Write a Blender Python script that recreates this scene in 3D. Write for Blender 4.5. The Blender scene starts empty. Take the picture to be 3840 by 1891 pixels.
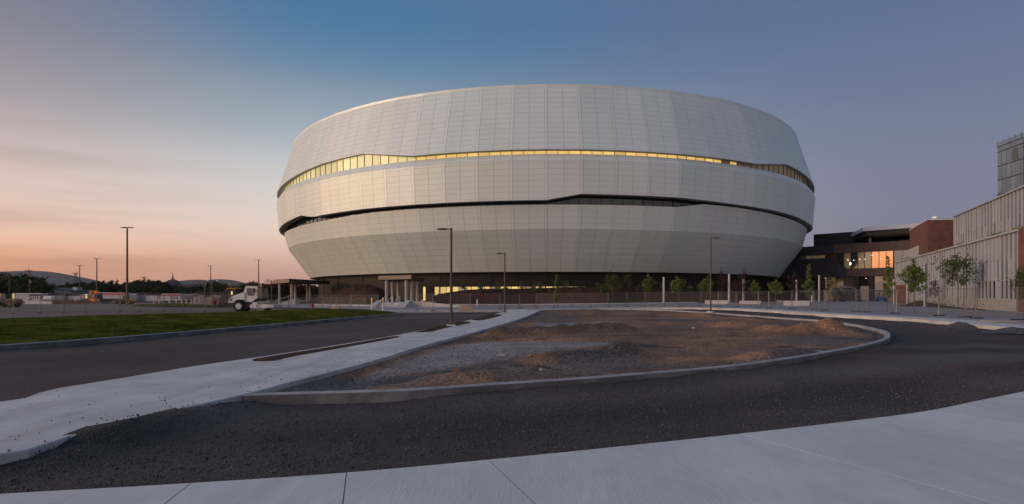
import bpy, math, random
import numpy as np
from mathutils import Vector, Matrix, noise as mnoise
random.seed(7)
rng = np.random.default_rng(7)
R_ = math.radians
S = bpy.context.scene
COL = S.collection

# ------------------------------------------------------------------ camera, sky, sun, exposure
FPX, HOR, EYE = 2133.33, 1108.0, 1.7
cam_d = bpy.data.cameras.new('camera')
cam = bpy.data.objects.new('camera', cam_d)
COL.objects.link(cam)
cam_d.sensor_width = 36.0
cam_d.lens = 20.0
cam_d.shift_y = (HOR - 945.5) / 3840.0
cam_d.clip_start = 0.1
cam_d.clip_end = 30000
cam.location = (0, 0, EYE)
cam.rotation_euler = (R_(90), 0, 0)
S.camera = cam
S.render.resolution_x, S.render.resolution_y = 1024, 504

SUN_AZ, SUN_EL = -108.0, 9.0
def srgb(r, g, b):
    def f(c):
        c /= 255.0
        return c / 12.92 if c <= .04045 else ((c + .055) / 1.055) ** 2.4
    return (f(r), f(g), f(b), 1.0)

w = bpy.data.worlds.new('World')
S.world = w
w.use_nodes = True
nt = w.node_tree
nt.nodes.clear()
def N(t, **k):
    n = nt.nodes.new(t)
    for a, b in k.items():
        setattr(n, a, b)
    return n
L = nt.links.new
tc = N('ShaderNodeTexCoord')
sep = N('ShaderNodeSeparateXYZ'); L(tc.outputs['Generated'], sep.inputs[0])
asn = N('ShaderNodeMath', operation='ARCSINE'); L(sep.outputs[2], asn.inputs[0])
el = N('ShaderNodeMath', operation='MULTIPLY', use_clamp=True); L(asn.outputs[0], el.inputs[0]); el.inputs[1].default_value = 2 / math.pi
flat = N('ShaderNodeVectorMath', operation='MULTIPLY'); L(tc.outputs['Generated'], flat.inputs[0]); flat.inputs[1].default_value = (1, 1, 0)
nrm = N('ShaderNodeVectorMath', operation='NORMALIZE'); L(flat.outputs[0], nrm.inputs[0])
dot = N('ShaderNodeVectorMath', operation='DOT_PRODUCT'); L(nrm.outputs[0], dot.inputs[0])
GAZ = R_(-112)
dot.inputs[1].default_value = (math.sin(GAZ), math.cos(GAZ), 0)
def ramp(stops):
    r = N('ShaderNodeValToRGB'); r.color_ramp.interpolation = 'B_SPLINE'
    e = r.color_ramp.elements
    while len(e) > 1: e.remove(e[0])
    for i, (deg, c) in enumerate(stops):
        x = e[0] if i == 0 else e.new(deg / 90.0)
        x.position = deg / 90.0; x.color = srgb(*c)
    L(el.outputs[0], r.inputs[0])
    return r
rampL = ramp([(0, (230, 150, 104)), (2.6, (244, 168, 116)), (5, (248, 208, 182)), (8, (228, 202, 190)), (13, (188, 172, 174)), (16, (160, 152, 160)), (20, (134, 131, 147)), (28, (112, 116, 140)), (60, (104, 122, 152)), (90, (98, 122, 156))])
rampC = ramp([(0, (204, 148, 124)), (1.9, (210, 156, 128)), (5, (243, 212, 194)), (8, (232, 219, 210)), (12, (200, 203, 206)), (15, (166, 179, 190)), (19, (132, 151, 169)), (21, (108, 139, 167)), (24, (78, 122, 162)), (28, (76, 116, 157)), (60, (96, 122, 154)), (90, (98, 122, 156))])
rampR = ramp([(0, (130, 126, 144)), (7, (127, 129, 150)), (12, (123, 130, 153)), (19, (101, 118, 150)), (25, (95, 111, 144)), (35, (88, 106, 142)), (60, (94, 120, 153)), (90, (98, 122, 156))])
w1 = N('ShaderNodeMapRange', interpolation_type='SMOOTHSTEP'); L(dot.outputs['Value'], w1.inputs[0]); w1.inputs[1].default_value = -.88; w1.inputs[2].default_value = -.10
w2 = N('ShaderNodeMapRange', interpolation_type='SMOOTHSTEP'); L(dot.outputs['Value'], w2.inputs[0]); w2.inputs[1].default_value = -.06; w2.inputs[2].default_value = .42
# thin streaky clouds low over the sunset side
mp = N('ShaderNodeMapping'); L(tc.outputs['Generated'], mp.inputs[0]); mp.inputs['Scale'].default_value = (1.6, 1.6, 26); mp.inputs['Rotation'].default_value = (0.03, 0.05, 0)
cn = N('ShaderNodeTexNoise'); L(mp.outputs[0], cn.inputs['Vector']); cn.inputs['Scale'].default_value = 1.7; cn.inputs['Detail'].default_value = 4; cn.inputs['Roughness'].default_value = .5
cr = N('ShaderNodeMapRange'); L(cn.outputs[0], cr.inputs[0]); cr.inputs[1].default_value = .42; cr.inputs[2].default_value = .68; cr.inputs[3].default_value = 1.05; cr.inputs[4].default_value = .78
cfade = N('ShaderNodeMapRange'); L(el.outputs[0], cfade.inputs[0]); cfade.inputs[1].default_value = .05; cfade.inputs[2].default_value = .19; cfade.inputs[3].default_value = 1; cfade.inputs[4].default_value = 0
cw = N('ShaderNodeMath', operation='MULTIPLY'); L(cfade.outputs[0], cw.inputs[0]); L(w2.outputs[0], cw.inputs[1])
cmix = N('ShaderNodeMix', data_type='FLOAT'); L(cw.outputs[0], cmix.inputs[0]); cmix.inputs[2].default_value = 1.0; L(cr.outputs[0], cmix.inputs[3])
mixa = N('ShaderNodeMix', data_type='RGBA'); L(w1.outputs[0], mixa.inputs[0]); L(rampR.outputs[0], mixa.inputs[6]); L(rampC.outputs[0], mixa.inputs[7])
mix = N('ShaderNodeMix', data_type='RGBA'); L(w2.outputs[0], mix.inputs[0]); L(mixa.outputs[2], mix.inputs[6]); L(rampL.outputs[0], mix.inputs[7])
mul = N('ShaderNodeMix', data_type='RGBA', blend_type='MULTIPLY'); mul.inputs[0].default_value = 1; L(mix.outputs[2], mul.inputs[6]); L(cmix.outputs[0], mul.inputs[7])
# the glow goes on brightening towards the set sun, left of and behind the photographer
gl = N('ShaderNodeMapRange', interpolation_type='SMOOTHSTEP'); L(dot.outputs['Value'], gl.inputs[0])
gl.inputs[1].default_value = .34; gl.inputs[2].default_value = 1.0; gl.inputs[3].default_value = 1.0; gl.inputs[4].default_value = 2.3
bg = N('ShaderNodeBackground'); L(mul.outputs[2], bg.inputs[0]); L(gl.outputs[0], bg.inputs[1])
wo = N('ShaderNodeOutputWorld'); L(bg.outputs[0], wo.inputs[0])

sd = bpy.data.lights.new('sun', 'SUN')
sd.energy = 2.2
sd.angle = R_(40)
sd.color = (1.0, .68, .42)
sun = bpy.data.objects.new('sun', sd)
COL.objects.link(sun)
dv = Vector((math.sin(R_(SUN_AZ)) * math.cos(R_(SUN_EL)), math.cos(R_(SUN_AZ)) * math.cos(R_(SUN_EL)), math.sin(R_(SUN_EL))))
sun.rotation_euler = dv.to_track_quat('Z', 'Y').to_euler()
sun.location = (-40, -20, 30)
V = S.view_settings
V.view_transform = 'Standard'
V.look = 'None'
V.exposure = 0.0
V.gamma = 1.0

# ------------------------------------------------------------------ helpers
def gz(X, Y=0):
    """Height of finished paving: level on the left, rising gently to the right."""
    X = np.asarray(X, float)
    return .55 * (1 - np.exp(-.5 * (X + np.sqrt(X * X + 25)) / 35))
def G(X): return float(gz(X))
def px(x, y, dz=0.0):
    """Where the ray through photo pixel (x, y) meets the ground (plus dz)."""
    X = 0.0
    for _ in range(12):
        Y = FPX * (EYE - G(X) - dz) / max(y - HOR, 4)
        X = (x - 1920) / FPX * Y
    return (X, Y)
def pxs(l, dz=0.0): return [px(x, y, dz) for x, y in l]
def wx(x, Y): return (x - 1920) / FPX * Y
def wz(y, Y): return EYE + (HOR - y) / FPX * Y

MATS = {}
def mat(name, c, c2=None, rough=.75, metal=0, var=.18, vs=1.5, bump=0, bs=25, bd=.02, emis=None, es=0, spec=.4, ramp_=(.35, .65), attr=None, det=6, trans=0, alpha=1):
    m = bpy.data.materials.new(name); m.use_nodes = True
    t = m.node_tree; n = t.nodes; b = n['Principled BSDF']; lk = t.links.new
    c = tuple(c[:3])
    b.inputs['Roughness'].default_value = rough; b.inputs['Metallic'].default_value = metal
    b.inputs['Specular IOR Level'].default_value = spec
    b.inputs['Base Color'].default_value = (*c, 1)
    geo = n.new('ShaderNodeNewGeometry')
    if c2 is None: lo, hi = tuple(v * (1 - var) for v in c), tuple(min(v * (1 + var), 1) for v in c)
    else: lo, hi = c, tuple(c2[:3])
    if var or c2:
        ns = n.new('ShaderNodeTexNoise'); ns.inputs['Scale'].default_value = vs; ns.inputs['Detail'].default_value = det; ns.inputs['Roughness'].default_value = .62
        lk(geo.outputs['Position'], ns.inputs['Vector'])
        mr = n.new('ShaderNodeMapRange'); mr.inputs[1].default_value, mr.inputs[2].default_value = ramp_
        lk(ns.outputs[0], mr.inputs[0])
        mx = n.new('ShaderNodeMix'); mx.data_type = 'RGBA'; lk(mr.outputs[0], mx.inputs[0]); mx.inputs[6].default_value = (*lo, 1); mx.inputs[7].default_value = (*hi, 1)
        out = mx.outputs[2]
        if attr:
            at = n.new('ShaderNodeVertexColor'); at.layer_name = attr
            m2 = n.new('ShaderNodeMix'); m2.data_type = 'RGBA'; m2.blend_type = 'MULTIPLY'; m2.inputs[0].default_value = 1
            lk(at.outputs[0], m2.inputs[6]); lk(out, m2.inputs[7]); out = m2.outputs[2]
        lk(out, b.inputs['Base Color'])
    if bump:
        nb = n.new('ShaderNodeTexNoise'); nb.inputs['Scale'].default_value = bs; nb.inputs['Detail'].default_value = 5; nb.inputs['Roughness'].default_value = .65
        lk(geo.outputs['Position'], nb.inputs['Vector'])
        bp = n.new('ShaderNodeBump'); bp.inputs['Strength'].default_value = bump; bp.inputs['Distance'].default_value = bd
        lk(nb.outputs[0], bp.inputs['Height']); lk(bp.outputs[0], b.inputs['Normal'])
    if emis:
        b.inputs['Emission Color'].default_value = (*emis[:3], 1); b.inputs['Emission Strength'].default_value = es
    if trans: b.inputs['Transmission Weight'].default_value = trans
    if alpha < 1: b.inputs['Alpha'].default_value = alpha
    MATS[name] = m
    return m

class MB:
    def __init__(s): s.v = []; s.f = []
    def add(s, vs, fs):
        o = len(s.v); s.v += [tuple(v) for v in vs]; s.f += [tuple(i + o for i in f) for f in fs]; return s
    def box(s, c, d, rz=0, rx=0, ry=0):
        M = Matrix.Translation(c) @ Matrix.Rotation(rz, 4, 'Z') @ Matrix.Rotation(ry, 4, 'Y') @ Matrix.Rotation(rx, 4, 'X')
        x, y, z = d[0] / 2, d[1] / 2, d[2] / 2
        vs = [M @ Vector(p) for p in [(-x, -y, -z), (x, -y, -z), (x, y, -z), (-x, y, -z), (-x, -y, z), (x, -y, z), (x, y, z), (-x, y, z)]]
        return s.add(vs, [(0, 3, 2, 1), (4, 5, 6, 7), (0, 1, 5, 4), (1, 2, 6, 5), (2, 3, 7, 6), (3, 0, 4, 7)])
    def bx(s, x0, x1, y0, y1, z0, z1): return s.box(((x0 + x1) / 2, (y0 + y1) / 2, (z0 + z1) / 2), (abs(x1 - x0), abs(y1 - y0), abs(z1 - z0)))
    def tube(s, a, b, r0, r1=None, n=8, cap=True):
        r1 = r0 if r1 is None else r1
        a, b = Vector(a), Vector(b); d = (b - a)
        if d.length < 1e-6: return s
        q = d.to_track_quat('Z', 'Y'); vs = []
        for p, r in ((a, r0), (b, r1)):
            for i in range(n):
                t = 2 * math.pi * i / n
                vs.append(p + q @ Vector((r * math.cos(t), r * math.sin(t), 0)))
        fs = [(i, (i + 1) % n, n + (i + 1) % n, n + i) for i in range(n)]
        if cap: fs += [tuple(range(n - 1, -1, -1)), tuple(range(n, 2 * n))]
        return s.add(vs, fs)
    def path(s, pts, r, n=6):
        for a, b in zip(pts, pts[1:]): s.tube(a, b, r, r, n)
        return s
    def lathe(s, c, prof, n=20, axis='Z'):
        vs = []
        for r, h in prof:
            for i in range(n):
                t = 2 * math.pi * i / n; a, b_ = r * math.cos(t), r * math.sin(t)
                p = (a, b_, h) if axis == 'Z' else ((a, h, b_) if axis == 'Y' else (h, a, b_))
                vs.append((c[0] + p[0], c[1] + p[1], c[2] + p[2]))
        fs = []
        for j in range(len(prof) - 1):
            for i in range(n):
                k = (i + 1) % n
                f = (j * n + i, j * n + k, (j + 1) * n + k, (j + 1) * n + i)
                fs.append(f if axis != 'Y' else f[::-1])
        fs += [tuple(range(n - 1, -1, -1)), tuple(range((len(prof) - 1) * n, len(prof) * n))]
        return s.add(vs, fs)
    def prism(s, poly, z0, z1):
        """Vertical prism over an xy polygon."""
        n = len(poly)
        area = sum(poly[i][0] * poly[(i + 1) % n][1] - poly[(i + 1) % n][0] * poly[i][1] for i in range(n))
        if area < 0: poly = poly[::-1]
        vs = [(p[0], p[1], z0) for p in poly] + [(p[0], p[1], z1) for p in poly]
        return s.add(vs, [tuple(range(n - 1, -1, -1)), tuple(range(n, 2 * n))] + [(i, (i + 1) % n, n + (i + 1) % n, n + i) for i in range(n)])
    def prismY(s, poly, y0, y1):
        """Prism over an xz polygon, extruded along y."""
        n = len(poly)
        area = sum(poly[i][0] * poly[(i + 1) % n][1] - poly[(i + 1) % n][0] * poly[i][1] for i in range(n))
        if area < 0: poly = poly[::-1]
        vs = [(p[0], y0, p[1]) for p in poly] + [(p[0], y1, p[1]) for p in poly]
        return s.add(vs, [tuple(range(n)), tuple(range(2 * n - 1, n - 1, -1))] + [(i, n + i, n + (i + 1) % n, (i + 1) % n) for i in range(n)])
    def build(s, name, m=None, parent=None, smooth=False, loc=None, rz=0):
        me = bpy.data.meshes.new(name); me.from_pydata(s.v, [], s.f); me.update()
        return link(name, me, m, parent, smooth, loc, rz)
def link(name, me, m=None, parent=None, smooth=False, loc=None, rz=0):
    o = bpy.data.objects.new(name, me); COL.objects.link(o)
    if m:
        if not me.materials: me.materials.append(MATS[m] if isinstance(m, str) else m)
    if smooth:
        for p in me.polygons: p.use_smooth = True
    if parent: o.parent = parent
    if loc: o.location = loc
    if rz: o.rotation_euler = (0, 0, rz)
    return o
def tag(o, label=None, cat=None, group=None, kind=None):
    if label: o['label'] = label
    if cat: o['category'] = cat
    if group: o['group'] = group
    if kind: o['kind'] = kind
    return o
def thing(name, label, cat, loc=(0, 0, 0), rz=0, group=None):
    o = bpy.data.objects.new(name, None); COL.objects.link(o); o.location = loc; o.rotation_euler = (0, 0, rz); o.empty_display_size = .3
    return tag(o, label, cat, group)
KIDS = {}
def dup(root, loc, rz=0, label=None, scale=None, tilt=None):
    kids = [o for o in root.children]
    r = root.copy(); COL.objects.link(r); r.location = loc; r.rotation_euler = (tilt or 0, 0, rz)
    if scale: r.scale = scale
    if label: r['label'] = label
    for k in kids:
        c = k.copy(); COL.objects.link(c); c.parent = r
        for g_ in k.children:
            d = g_.copy(); COL.objects.link(d); d.parent = c
    return r
def inside(poly, X, Y):
    poly = np.asarray(poly); res = np.zeros(X.shape, bool); n = len(poly)
    for i in range(n):
        x1, y1 = poly[i]; x2, y2 = poly[(i + 1) % n]
        c = ((y1 > Y) != (y2 > Y)) & (X < (x2 - x1) * (Y - y1) / (y2 - y1 + 1e-12) + x1)
        res ^= c
    return res
def nearest(poly, X, Y, closed=True):
    poly = np.asarray(poly, float); best = np.full(X.shape, 1e9); bx, by = X.copy(), Y.copy(); n = len(poly)
    for i in range(n if closed else n - 1):
        a = poly[i]; b = poly[(i + 1) % n]; d = b - a; l2 = d @ d + 1e-12
        t = np.clip(((X - a[0]) * d[0] + (Y - a[1]) * d[1]) / l2, 0, 1)
        qx, qy = a[0] + t * d[0], a[1] + t * d[1]; dd = np.hypot(X - qx, Y - qy); k = dd < best
        best[k] = dd[k]; bx[k] = qx[k]; by[k] = qy[k]
    return best, bx, by
def smooth_line(pts, step=.6):
    """Catmull-Rom through the points, resampled."""
    p = [np.array(q, float) for q in pts]; p = [2 * p[0] - p[1]] + p + [2 * p[-1] - p[-2]]; out = []
    for i in range(1, len(p) - 2):
        n = max(2, int(np.linalg.norm(p[i + 1] - p[i]) / step))
        for k in range(n):
            t = k / n
            out.append(.5 * ((2 * p[i]) + (-p[i - 1] + p[i + 1]) * t + (2 * p[i - 1] - 5 * p[i] + 4 * p[i + 1] - p[i + 2]) * t * t + (-p[i - 1] + 3 * p[i] - 3 * p[i + 1] + p[i + 2]) * t ** 3))
    out.append(p[-2]); return [tuple(q) for q in out]
def region(name, poly, step, zf, m, kind='structure', col=None, smooth=True):
    """A sheet over a polygon: a grid whose rim is pulled onto the outline."""
    P_ = np.asarray(poly); x0, y0 = P_.min(0) - step; x1, y1 = P_.max(0) + step
    xs, ys = np.arange(x0, x1 + step, step), np.arange(y0, y1 + step, step)
    X, Y = np.meshgrid(xs, ys); ins = inside(poly, X, Y)
    near = np.zeros_like(ins); cell = ins[:-1, :-1] | ins[1:, :-1] | ins[:-1, 1:] | ins[1:, 1:]
    _, bx, by = nearest(poly, X, Y)
    X = np.where(ins, X, bx); Y = np.where(ins, Y, by)
    Z = zf(X, Y); idx = -np.ones(X.shape, int); used = np.zeros(X.shape, bool)
    used[:-1, :-1] |= cell; used[1:, :-1] |= cell; used[:-1, 1:] |= cell; used[1:, 1:] |= cell
    idx[used] = np.arange(used.sum())
    vs = np.stack([X[used], Y[used], Z[used]], 1)
    j, i = np.nonzero(cell)
    fs = np.stack([idx[j, i], idx[j, i + 1], idx[j + 1, i + 1], idx[j + 1, i]], 1)
    me = bpy.data.meshes.new(name); me.from_pydata(vs.tolist(), [], fs.tolist()); me.update()
    o = link(name, me, m, smooth=smooth); o['kind'] = kind
    if col is not None:
        c = col(vs[:, 0], vs[:, 1], vs[:, 2]); ca = me.color_attributes.new('tint', 'FLOAT_COLOR', 'POINT')
        ca.data.foreach_set('color', np.concatenate([c, np.ones((len(c), 1))], 1).astype(np.float32).ravel())
    return o
def kerb(name, line, side, wdt, m, top=0.0, bot=-.4, bevel=.02, face=None):
    """Kerb swept along a line; side +1 = body lies left of the walking direction."""
    p = [np.array(q, float) for q in line]; n = len(p); mb = MB(); rows = []
    for i in range(n):
        a = p[max(i - 1, 0)]; b = p[min(i + 1, n - 1)]; t = (b - a) / (np.linalg.norm(b - a) + 1e-9); nv = np.array([-t[1], t[0]]) * side
        q = p[i] + nv * wdt; g = G(p[i][0]) + top
        rows.append([(*p[i], g + bot), (*p[i], g - bevel), (*(p[i] + nv * bevel), g), (*(q - nv * bevel), g), (*q, g - bevel), (*q, g + bot)])
    vs = [v for r in rows for v in r]; fs = []
    for i in range(n - 1):
        for k in range(5):
            f = (i * 6 + k, (i + 1) * 6 + k, (i + 1) * 6 + k + 1, i * 6 + k + 1)
            fs.append(f if side < 0 else f[::-1])
    fs += [tuple(range(6)), tuple(range((n - 1) * 6 + 5, (n - 1) * 6 - 1, -1))]
    mb.add(vs, fs); o = mb.build(name, m); o['kind'] = 'structure'
    if face:
        o.data.materials.append(MATS[face])
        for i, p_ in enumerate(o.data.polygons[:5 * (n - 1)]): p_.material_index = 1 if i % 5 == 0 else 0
    return o
def fbm(X, Y, sc, oct=4, seed=0):
    X = np.asarray(X, float); Y = np.asarray(Y, float)
    out = np.empty(X.shape); it = out.ravel(); fx, fy = X.ravel() * sc, Y.ravel() * sc
    for k in range(it.size): it[k] = mnoise.fractal((fx[k], fy[k], seed * 7.3), .9, 2.1, oct)
    return out
def text_mesh(name, s, size, m, parent=None, depth=.01, loc=(0, 0, 0), rot=(0, 0, 0), align='CENTER'):
    cu = bpy.data.curves.new(name, 'FONT'); cu.body = s; cu.size = size; cu.extrude = depth; cu.align_x = align; cu.align_y = 'CENTER'; cu.resolution_u = 2
    o = bpy.data.objects.new('tmp', cu); COL.objects.link(o); dg = bpy.context.evaluated_depsgraph_get()
    me = bpy.data.meshes.new_from_object(o.evaluated_get(dg)); bpy.data.objects.remove(o); me.materials.clear()
    t = link(name, me, m, parent); t.location = loc; t.rotation_euler = rot
    return t
# ------------------------------------------------------------------ materials of the ground
def gravel_mat(name, c, cell=28, attr=None, rough=.8):
    m = mat(name, c, var=.3, vs=.35, rough=rough, ramp_=(.3, .7), attr=attr)
    t = m.node_tree; n = t.nodes; lk = t.links.new; b = n['Principled BSDF']
    geo = n['Geometry']
    src = b.inputs['Base Color'].links[0].from_socket
    vo = n.new('ShaderNodeTexVoronoi'); vo.inputs['Scale'].default_value = cell; lk(geo.outputs['Position'], vo.inputs['Vector'])
    sp = n.new('ShaderNodeSeparateColor'); lk(vo.outputs['Color'], sp.inputs[0])
    mr = n.new('ShaderNodeMapRange'); mr.inputs[3].default_value = .5; mr.inputs[4].default_value = 1.5; lk(sp.outputs[0], mr.inputs[0])
    mx = n.new('ShaderNodeMix'); mx.data_type = 'RGBA'; mx.blend_type = 'MULTIPLY'; mx.inputs[0].default_value = 1
    lk(src, mx.inputs[6]); lk(mr.outputs[0], mx.inputs[7]); lk(mx.outputs[2], b.inputs['Base Color'])
    bp = n.new('ShaderNodeBump'); bp.inputs['Strength'].default_value = .9; bp.inputs['Distance'].default_value = .025; bp.invert = True
    lk(vo.outputs['Distance'], bp.inputs['Height']); lk(bp.outputs[0], b.inputs['Normal'])
    return m
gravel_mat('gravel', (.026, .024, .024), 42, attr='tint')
gravel_mat('dirt', (1, 1, 1), 16, attr='tint', rough=.95)
mat('lot', (.075, .052, .046), (.13, .092, .08), vs=.12, rough=.9, bump=.4, bs=18)
mat('terrain', (.09, .085, .06), (.15, .12, .09), vs=.05, rough=.95)
mat('concrete', (.43, .42, .405), (.60, .585, .56), vs=.7, rough=.75, bump=.25, bs=60, bd=.006, det=9)
mat('slab', (.53, .52, .495), (.62, .61, .58), vs=.6, rough=.7, det=9)
mat('plaza', (.20, .20, .21), (.27, .265, .27), vs=.5, rough=.75, bump=.2, bs=40, bd=.005)
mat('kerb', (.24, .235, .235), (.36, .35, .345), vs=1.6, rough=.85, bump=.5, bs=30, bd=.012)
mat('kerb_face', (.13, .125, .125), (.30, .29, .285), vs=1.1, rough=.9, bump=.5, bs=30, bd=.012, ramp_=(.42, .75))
mat('filler', (.10, .095, .09), var=.2, rough=.95)
mat('soil', (.042, .026, .018), (.080, .050, .034), vs=3, rough=1, bump=1, bs=9, bd=.08, spec=.1)
mat('mulch', (.050, .028, .021), (.085, .047, .036), vs=1.2, rough=1, bump=1, bs=6, bd=.10, spec=.1)
mat('turf', (.030, .038, .006), (.105, .110, .020), vs=.7, rough=.95, bump=.6, bs=40, spec=0)
mat('grass', (.040, .054, .008), (.15, .155, .028), vs=.7, rough=.9, spec=0)
mat('stone', (.025, .024, .025), (.12, .115, .115), vs=14, rough=.85)
mat('hill', (.030, .042, .030), (.050, .062, .040), vs=.004, rough=1, spec=0)

def broom(m):
    """Fine brushed lines across a trowelled slab."""
    t = MATS[m].node_tree; n = t.nodes; lk = t.links.new; b = n['Principled BSDF']
    mp_ = n.new('ShaderNodeMapping'); mp_.inputs['Scale'].default_value = (150, 3, 1); mp_.inputs['Rotation'].default_value = (0, 0, R_(-19))
    lk(n['Geometry'].outputs['Position'], mp_.inputs[0])
    ns = n.new('ShaderNodeTexNoise'); ns.inputs['Scale'].default_value = 1; ns.inputs['Detail'].default_value = 3; lk(mp_.outputs[0], ns.inputs['Vector'])
    bp = n.new('ShaderNodeBump'); bp.inputs['Strength'].default_value = .55; bp.inputs['Distance'].default_value = .006
    lk(ns.outputs[0], bp.inputs['Height']); lk(bp.outputs[0], b.inputs['Normal'])
    src = b.inputs['Base Color'].links[0].from_socket
    mr = n.new('ShaderNodeMapRange'); mr.inputs[1].default_value = .3; mr.inputs[2].default_value = .7; mr.inputs[3].default_value = .86; mr.inputs[4].default_value = 1.1; lk(ns.outputs[0], mr.inputs[0])
    mx = n.new('ShaderNodeMix'); mx.data_type = 'RGBA'; mx.blend_type = 'MULTIPLY'; mx.inputs[0].default_value = 1
    lk(src, mx.inputs[6]); lk(mr.outputs[0], mx.inputs[7]); lk(mx.outputs[2], b.inputs['Base Color'])
broom('slab')
def stain(m, rot, amt=.7):
    """Dusty drag marks on the walk, brownish, running along it."""
    t = MATS[m].node_tree; n = t.nodes; lk = t.links.new; b = n['Principled BSDF']; src = b.inputs['Base Color'].links[0].from_socket
    mp_ = n.new('ShaderNodeMapping'); mp_.inputs['Scale'].default_value = (1.6, .22, 1); mp_.inputs['Rotation'].default_value = (0, 0, R_(rot)); lk(n['Geometry'].outputs['Position'], mp_.inputs[0])
    ns = n.new('ShaderNodeTexNoise'); ns.inputs['Scale'].default_value = 1; ns.inputs['Detail'].default_value = 7; ns.inputs['Roughness'].default_value = .65; lk(mp_.outputs[0], ns.inputs['Vector'])
    mr = n.new('ShaderNodeMapRange'); mr.inputs[1].default_value = .48; mr.inputs[2].default_value = .72; mr.inputs[4].default_value = amt; lk(ns.outputs[0], mr.inputs[0])
    mx = n.new('ShaderNodeMix'); mx.data_type = 'RGBA'; lk(mr.outputs[0], mx.inputs[0]); lk(src, mx.inputs[6]); mx.inputs[7].default_value = (.33, .295, .265, 1); lk(mx.outputs[2], b.inputs['Base Color'])
stain('concrete', 10); stain('slab', 60, .3)

# ------------------------------------------------------------------ ground sheet to the horizon
def big_axis(lo, hi, fine, far):
    a = list(np.arange(lo, hi + .1, fine)); s = fine
    b, x = [], hi
    while x < far: s *= 1.6; x += s; b.append(x)
    c, x, s = [], lo, fine
    while x > -far: s *= 1.6; x -= s; c.append(x)
    return np.array(c[::-1] + a + b)
gx, gy = big_axis(-80, 120, 4, 7000), big_axis(-30, 170, 4, 7000)
GX, GY = np.meshgrid(gx, gy)
GZ = gz(GX) - .30 + np.where(np.hypot(GX, GY) > 200, -.4, 0)
me = bpy.data.meshes.new('ground')
nx, ny = len(gx), len(gy)
me.from_pydata(np.stack([GX.ravel(), GY.ravel(), GZ.ravel()], 1).tolist(), [], [(j * nx + i, j * nx + i + 1, (j + 1) * nx + i + 1, (j + 1) * nx + i) for j in range(ny - 1) for i in range(nx - 1)])
tag(link('ground', me, 'terrain', smooth=True), kind='structure')

# outlines read from the photograph, on the finished paving level
near_k = [(-1300, 1945), (-560, 1893), (0, 1851), (360, 1831), (719, 1810), (1300, 1771), (1830, 1723), (2345, 1671), (2770, 1626), (3147, 1583), (3470, 1541), (3660, 1503), (3840, 1467), (4060, 1420), (4330, 1370)]
NEAR = smooth_line(pxs(near_k), .25)
MED_R = [(-10.5, 3.6), (-7.9, 4.7)] + pxs([(0, 1706), (245, 1640), (545, 1560), (910, 1480), (1100, 1430), (1403, 1352), (1605, 1291), (1807, 1238), (1958, 1193), (2029, 1163)])
MED_L = [(-17, 4.0), (-11.5, 7.4)] + pxs([(0, 1510), (152, 1467), (436, 1421), (735, 1372), (948, 1342), (1100, 1319), (1300, 1288), (1473, 1259), (1544, 1245), (1771, 1198), (1857, 1178), (1907, 1163)])
RING = smooth_line(pxs([(910, 1481), (1100, 1475), (1529, 1462), (1857, 1440), (2140, 1422), (2400, 1402), (2748, 1372), (3000, 1338), (3137, 1315), (3256, 1292), (3320, 1274), (3340, 1259), (3316, 1238), (3197, 1214), (3077, 1200), (2898, 1188), (2718, 1175), (2560, 1165), (2400, 1159), (2250, 1157)]), .4)
FAR_K = pxs([(1420, 1166), (1590, 1165), (1907, 1163), (2041, 1160), (2258, 1156), (2480, 1154), (2700, 1156), (2889, 1165), (3088, 1178), (3400, 1194), (3573, 1208), (3680, 1219), (3900, 1236)])
FAR = smooth_line(FAR_K, 1.0)
LAWN_K = smooth_line([(-34, -4), (-26, 4), (-20.5, 12)] + pxs([(0, 1294), (350, 1270), (700, 1243), (1100, 1209), (1400, 1183), (1480, 1177)]) + [(-11.2, 56.5), (-13, 58.5)], .5)
LAWN_B = [(-16.5, 64.5), (-24, 61.5)] + pxs([(700, 1181), (331, 1190)]) + [(-36, 34), (-48, 18), (-52, -4)]

# gravel road base: one compacted sheet under everything that stands proud of it
road_poly = NEAR + [(30, 17), (34, 66), (24, 78), (-14, 78), (-20, 60), (-34, 46), (-60, 20), (-60, 0), (-26, -4)]
MED_RS = smooth_line(MED_R, .4)
def road_z(X, Y):
    n1 = fbm(X, Y, .35, 3, 1); n2 = fbm(X, Y, 1.6, 3, 2)
    d, _, _ = nearest(NEAR, X, Y, False)
    dm, _, _ = nearest(MED_RS, X, Y, False); bank = np.clip((Y - 5.6) / 1.5, 0, 1) * np.clip((10.6 - Y) / 2.5, 0, 1)
    dr, _, _ = nearest(RING, X, Y, False); rb = .085 * np.exp(-(dr / .55) ** 2) * np.clip((X + 3.5) / 3, .25, 1) * (1 + .5 * fbm(X, Y, .9, 3, 15))
    return rb + gz(X) - .20 + .045 * n1 + .018 * n2 + .11 * np.exp(-(d / .5) ** 2) + .265 * bank * np.exp(-(dm / .46) ** 2) * (1 + .22 * fbm(X, Y, 2.4, 3, 14))
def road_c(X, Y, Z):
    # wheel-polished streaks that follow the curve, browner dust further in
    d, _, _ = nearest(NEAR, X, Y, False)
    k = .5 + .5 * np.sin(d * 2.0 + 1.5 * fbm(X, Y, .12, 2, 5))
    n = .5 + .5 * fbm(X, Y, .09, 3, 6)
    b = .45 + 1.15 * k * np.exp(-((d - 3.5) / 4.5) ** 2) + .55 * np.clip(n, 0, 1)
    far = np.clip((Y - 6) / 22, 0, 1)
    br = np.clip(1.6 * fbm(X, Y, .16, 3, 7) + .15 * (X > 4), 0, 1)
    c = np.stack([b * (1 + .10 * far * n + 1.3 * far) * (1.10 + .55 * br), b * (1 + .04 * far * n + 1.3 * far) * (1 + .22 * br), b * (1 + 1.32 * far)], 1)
    return np.clip(c, .3, 3)
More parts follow.
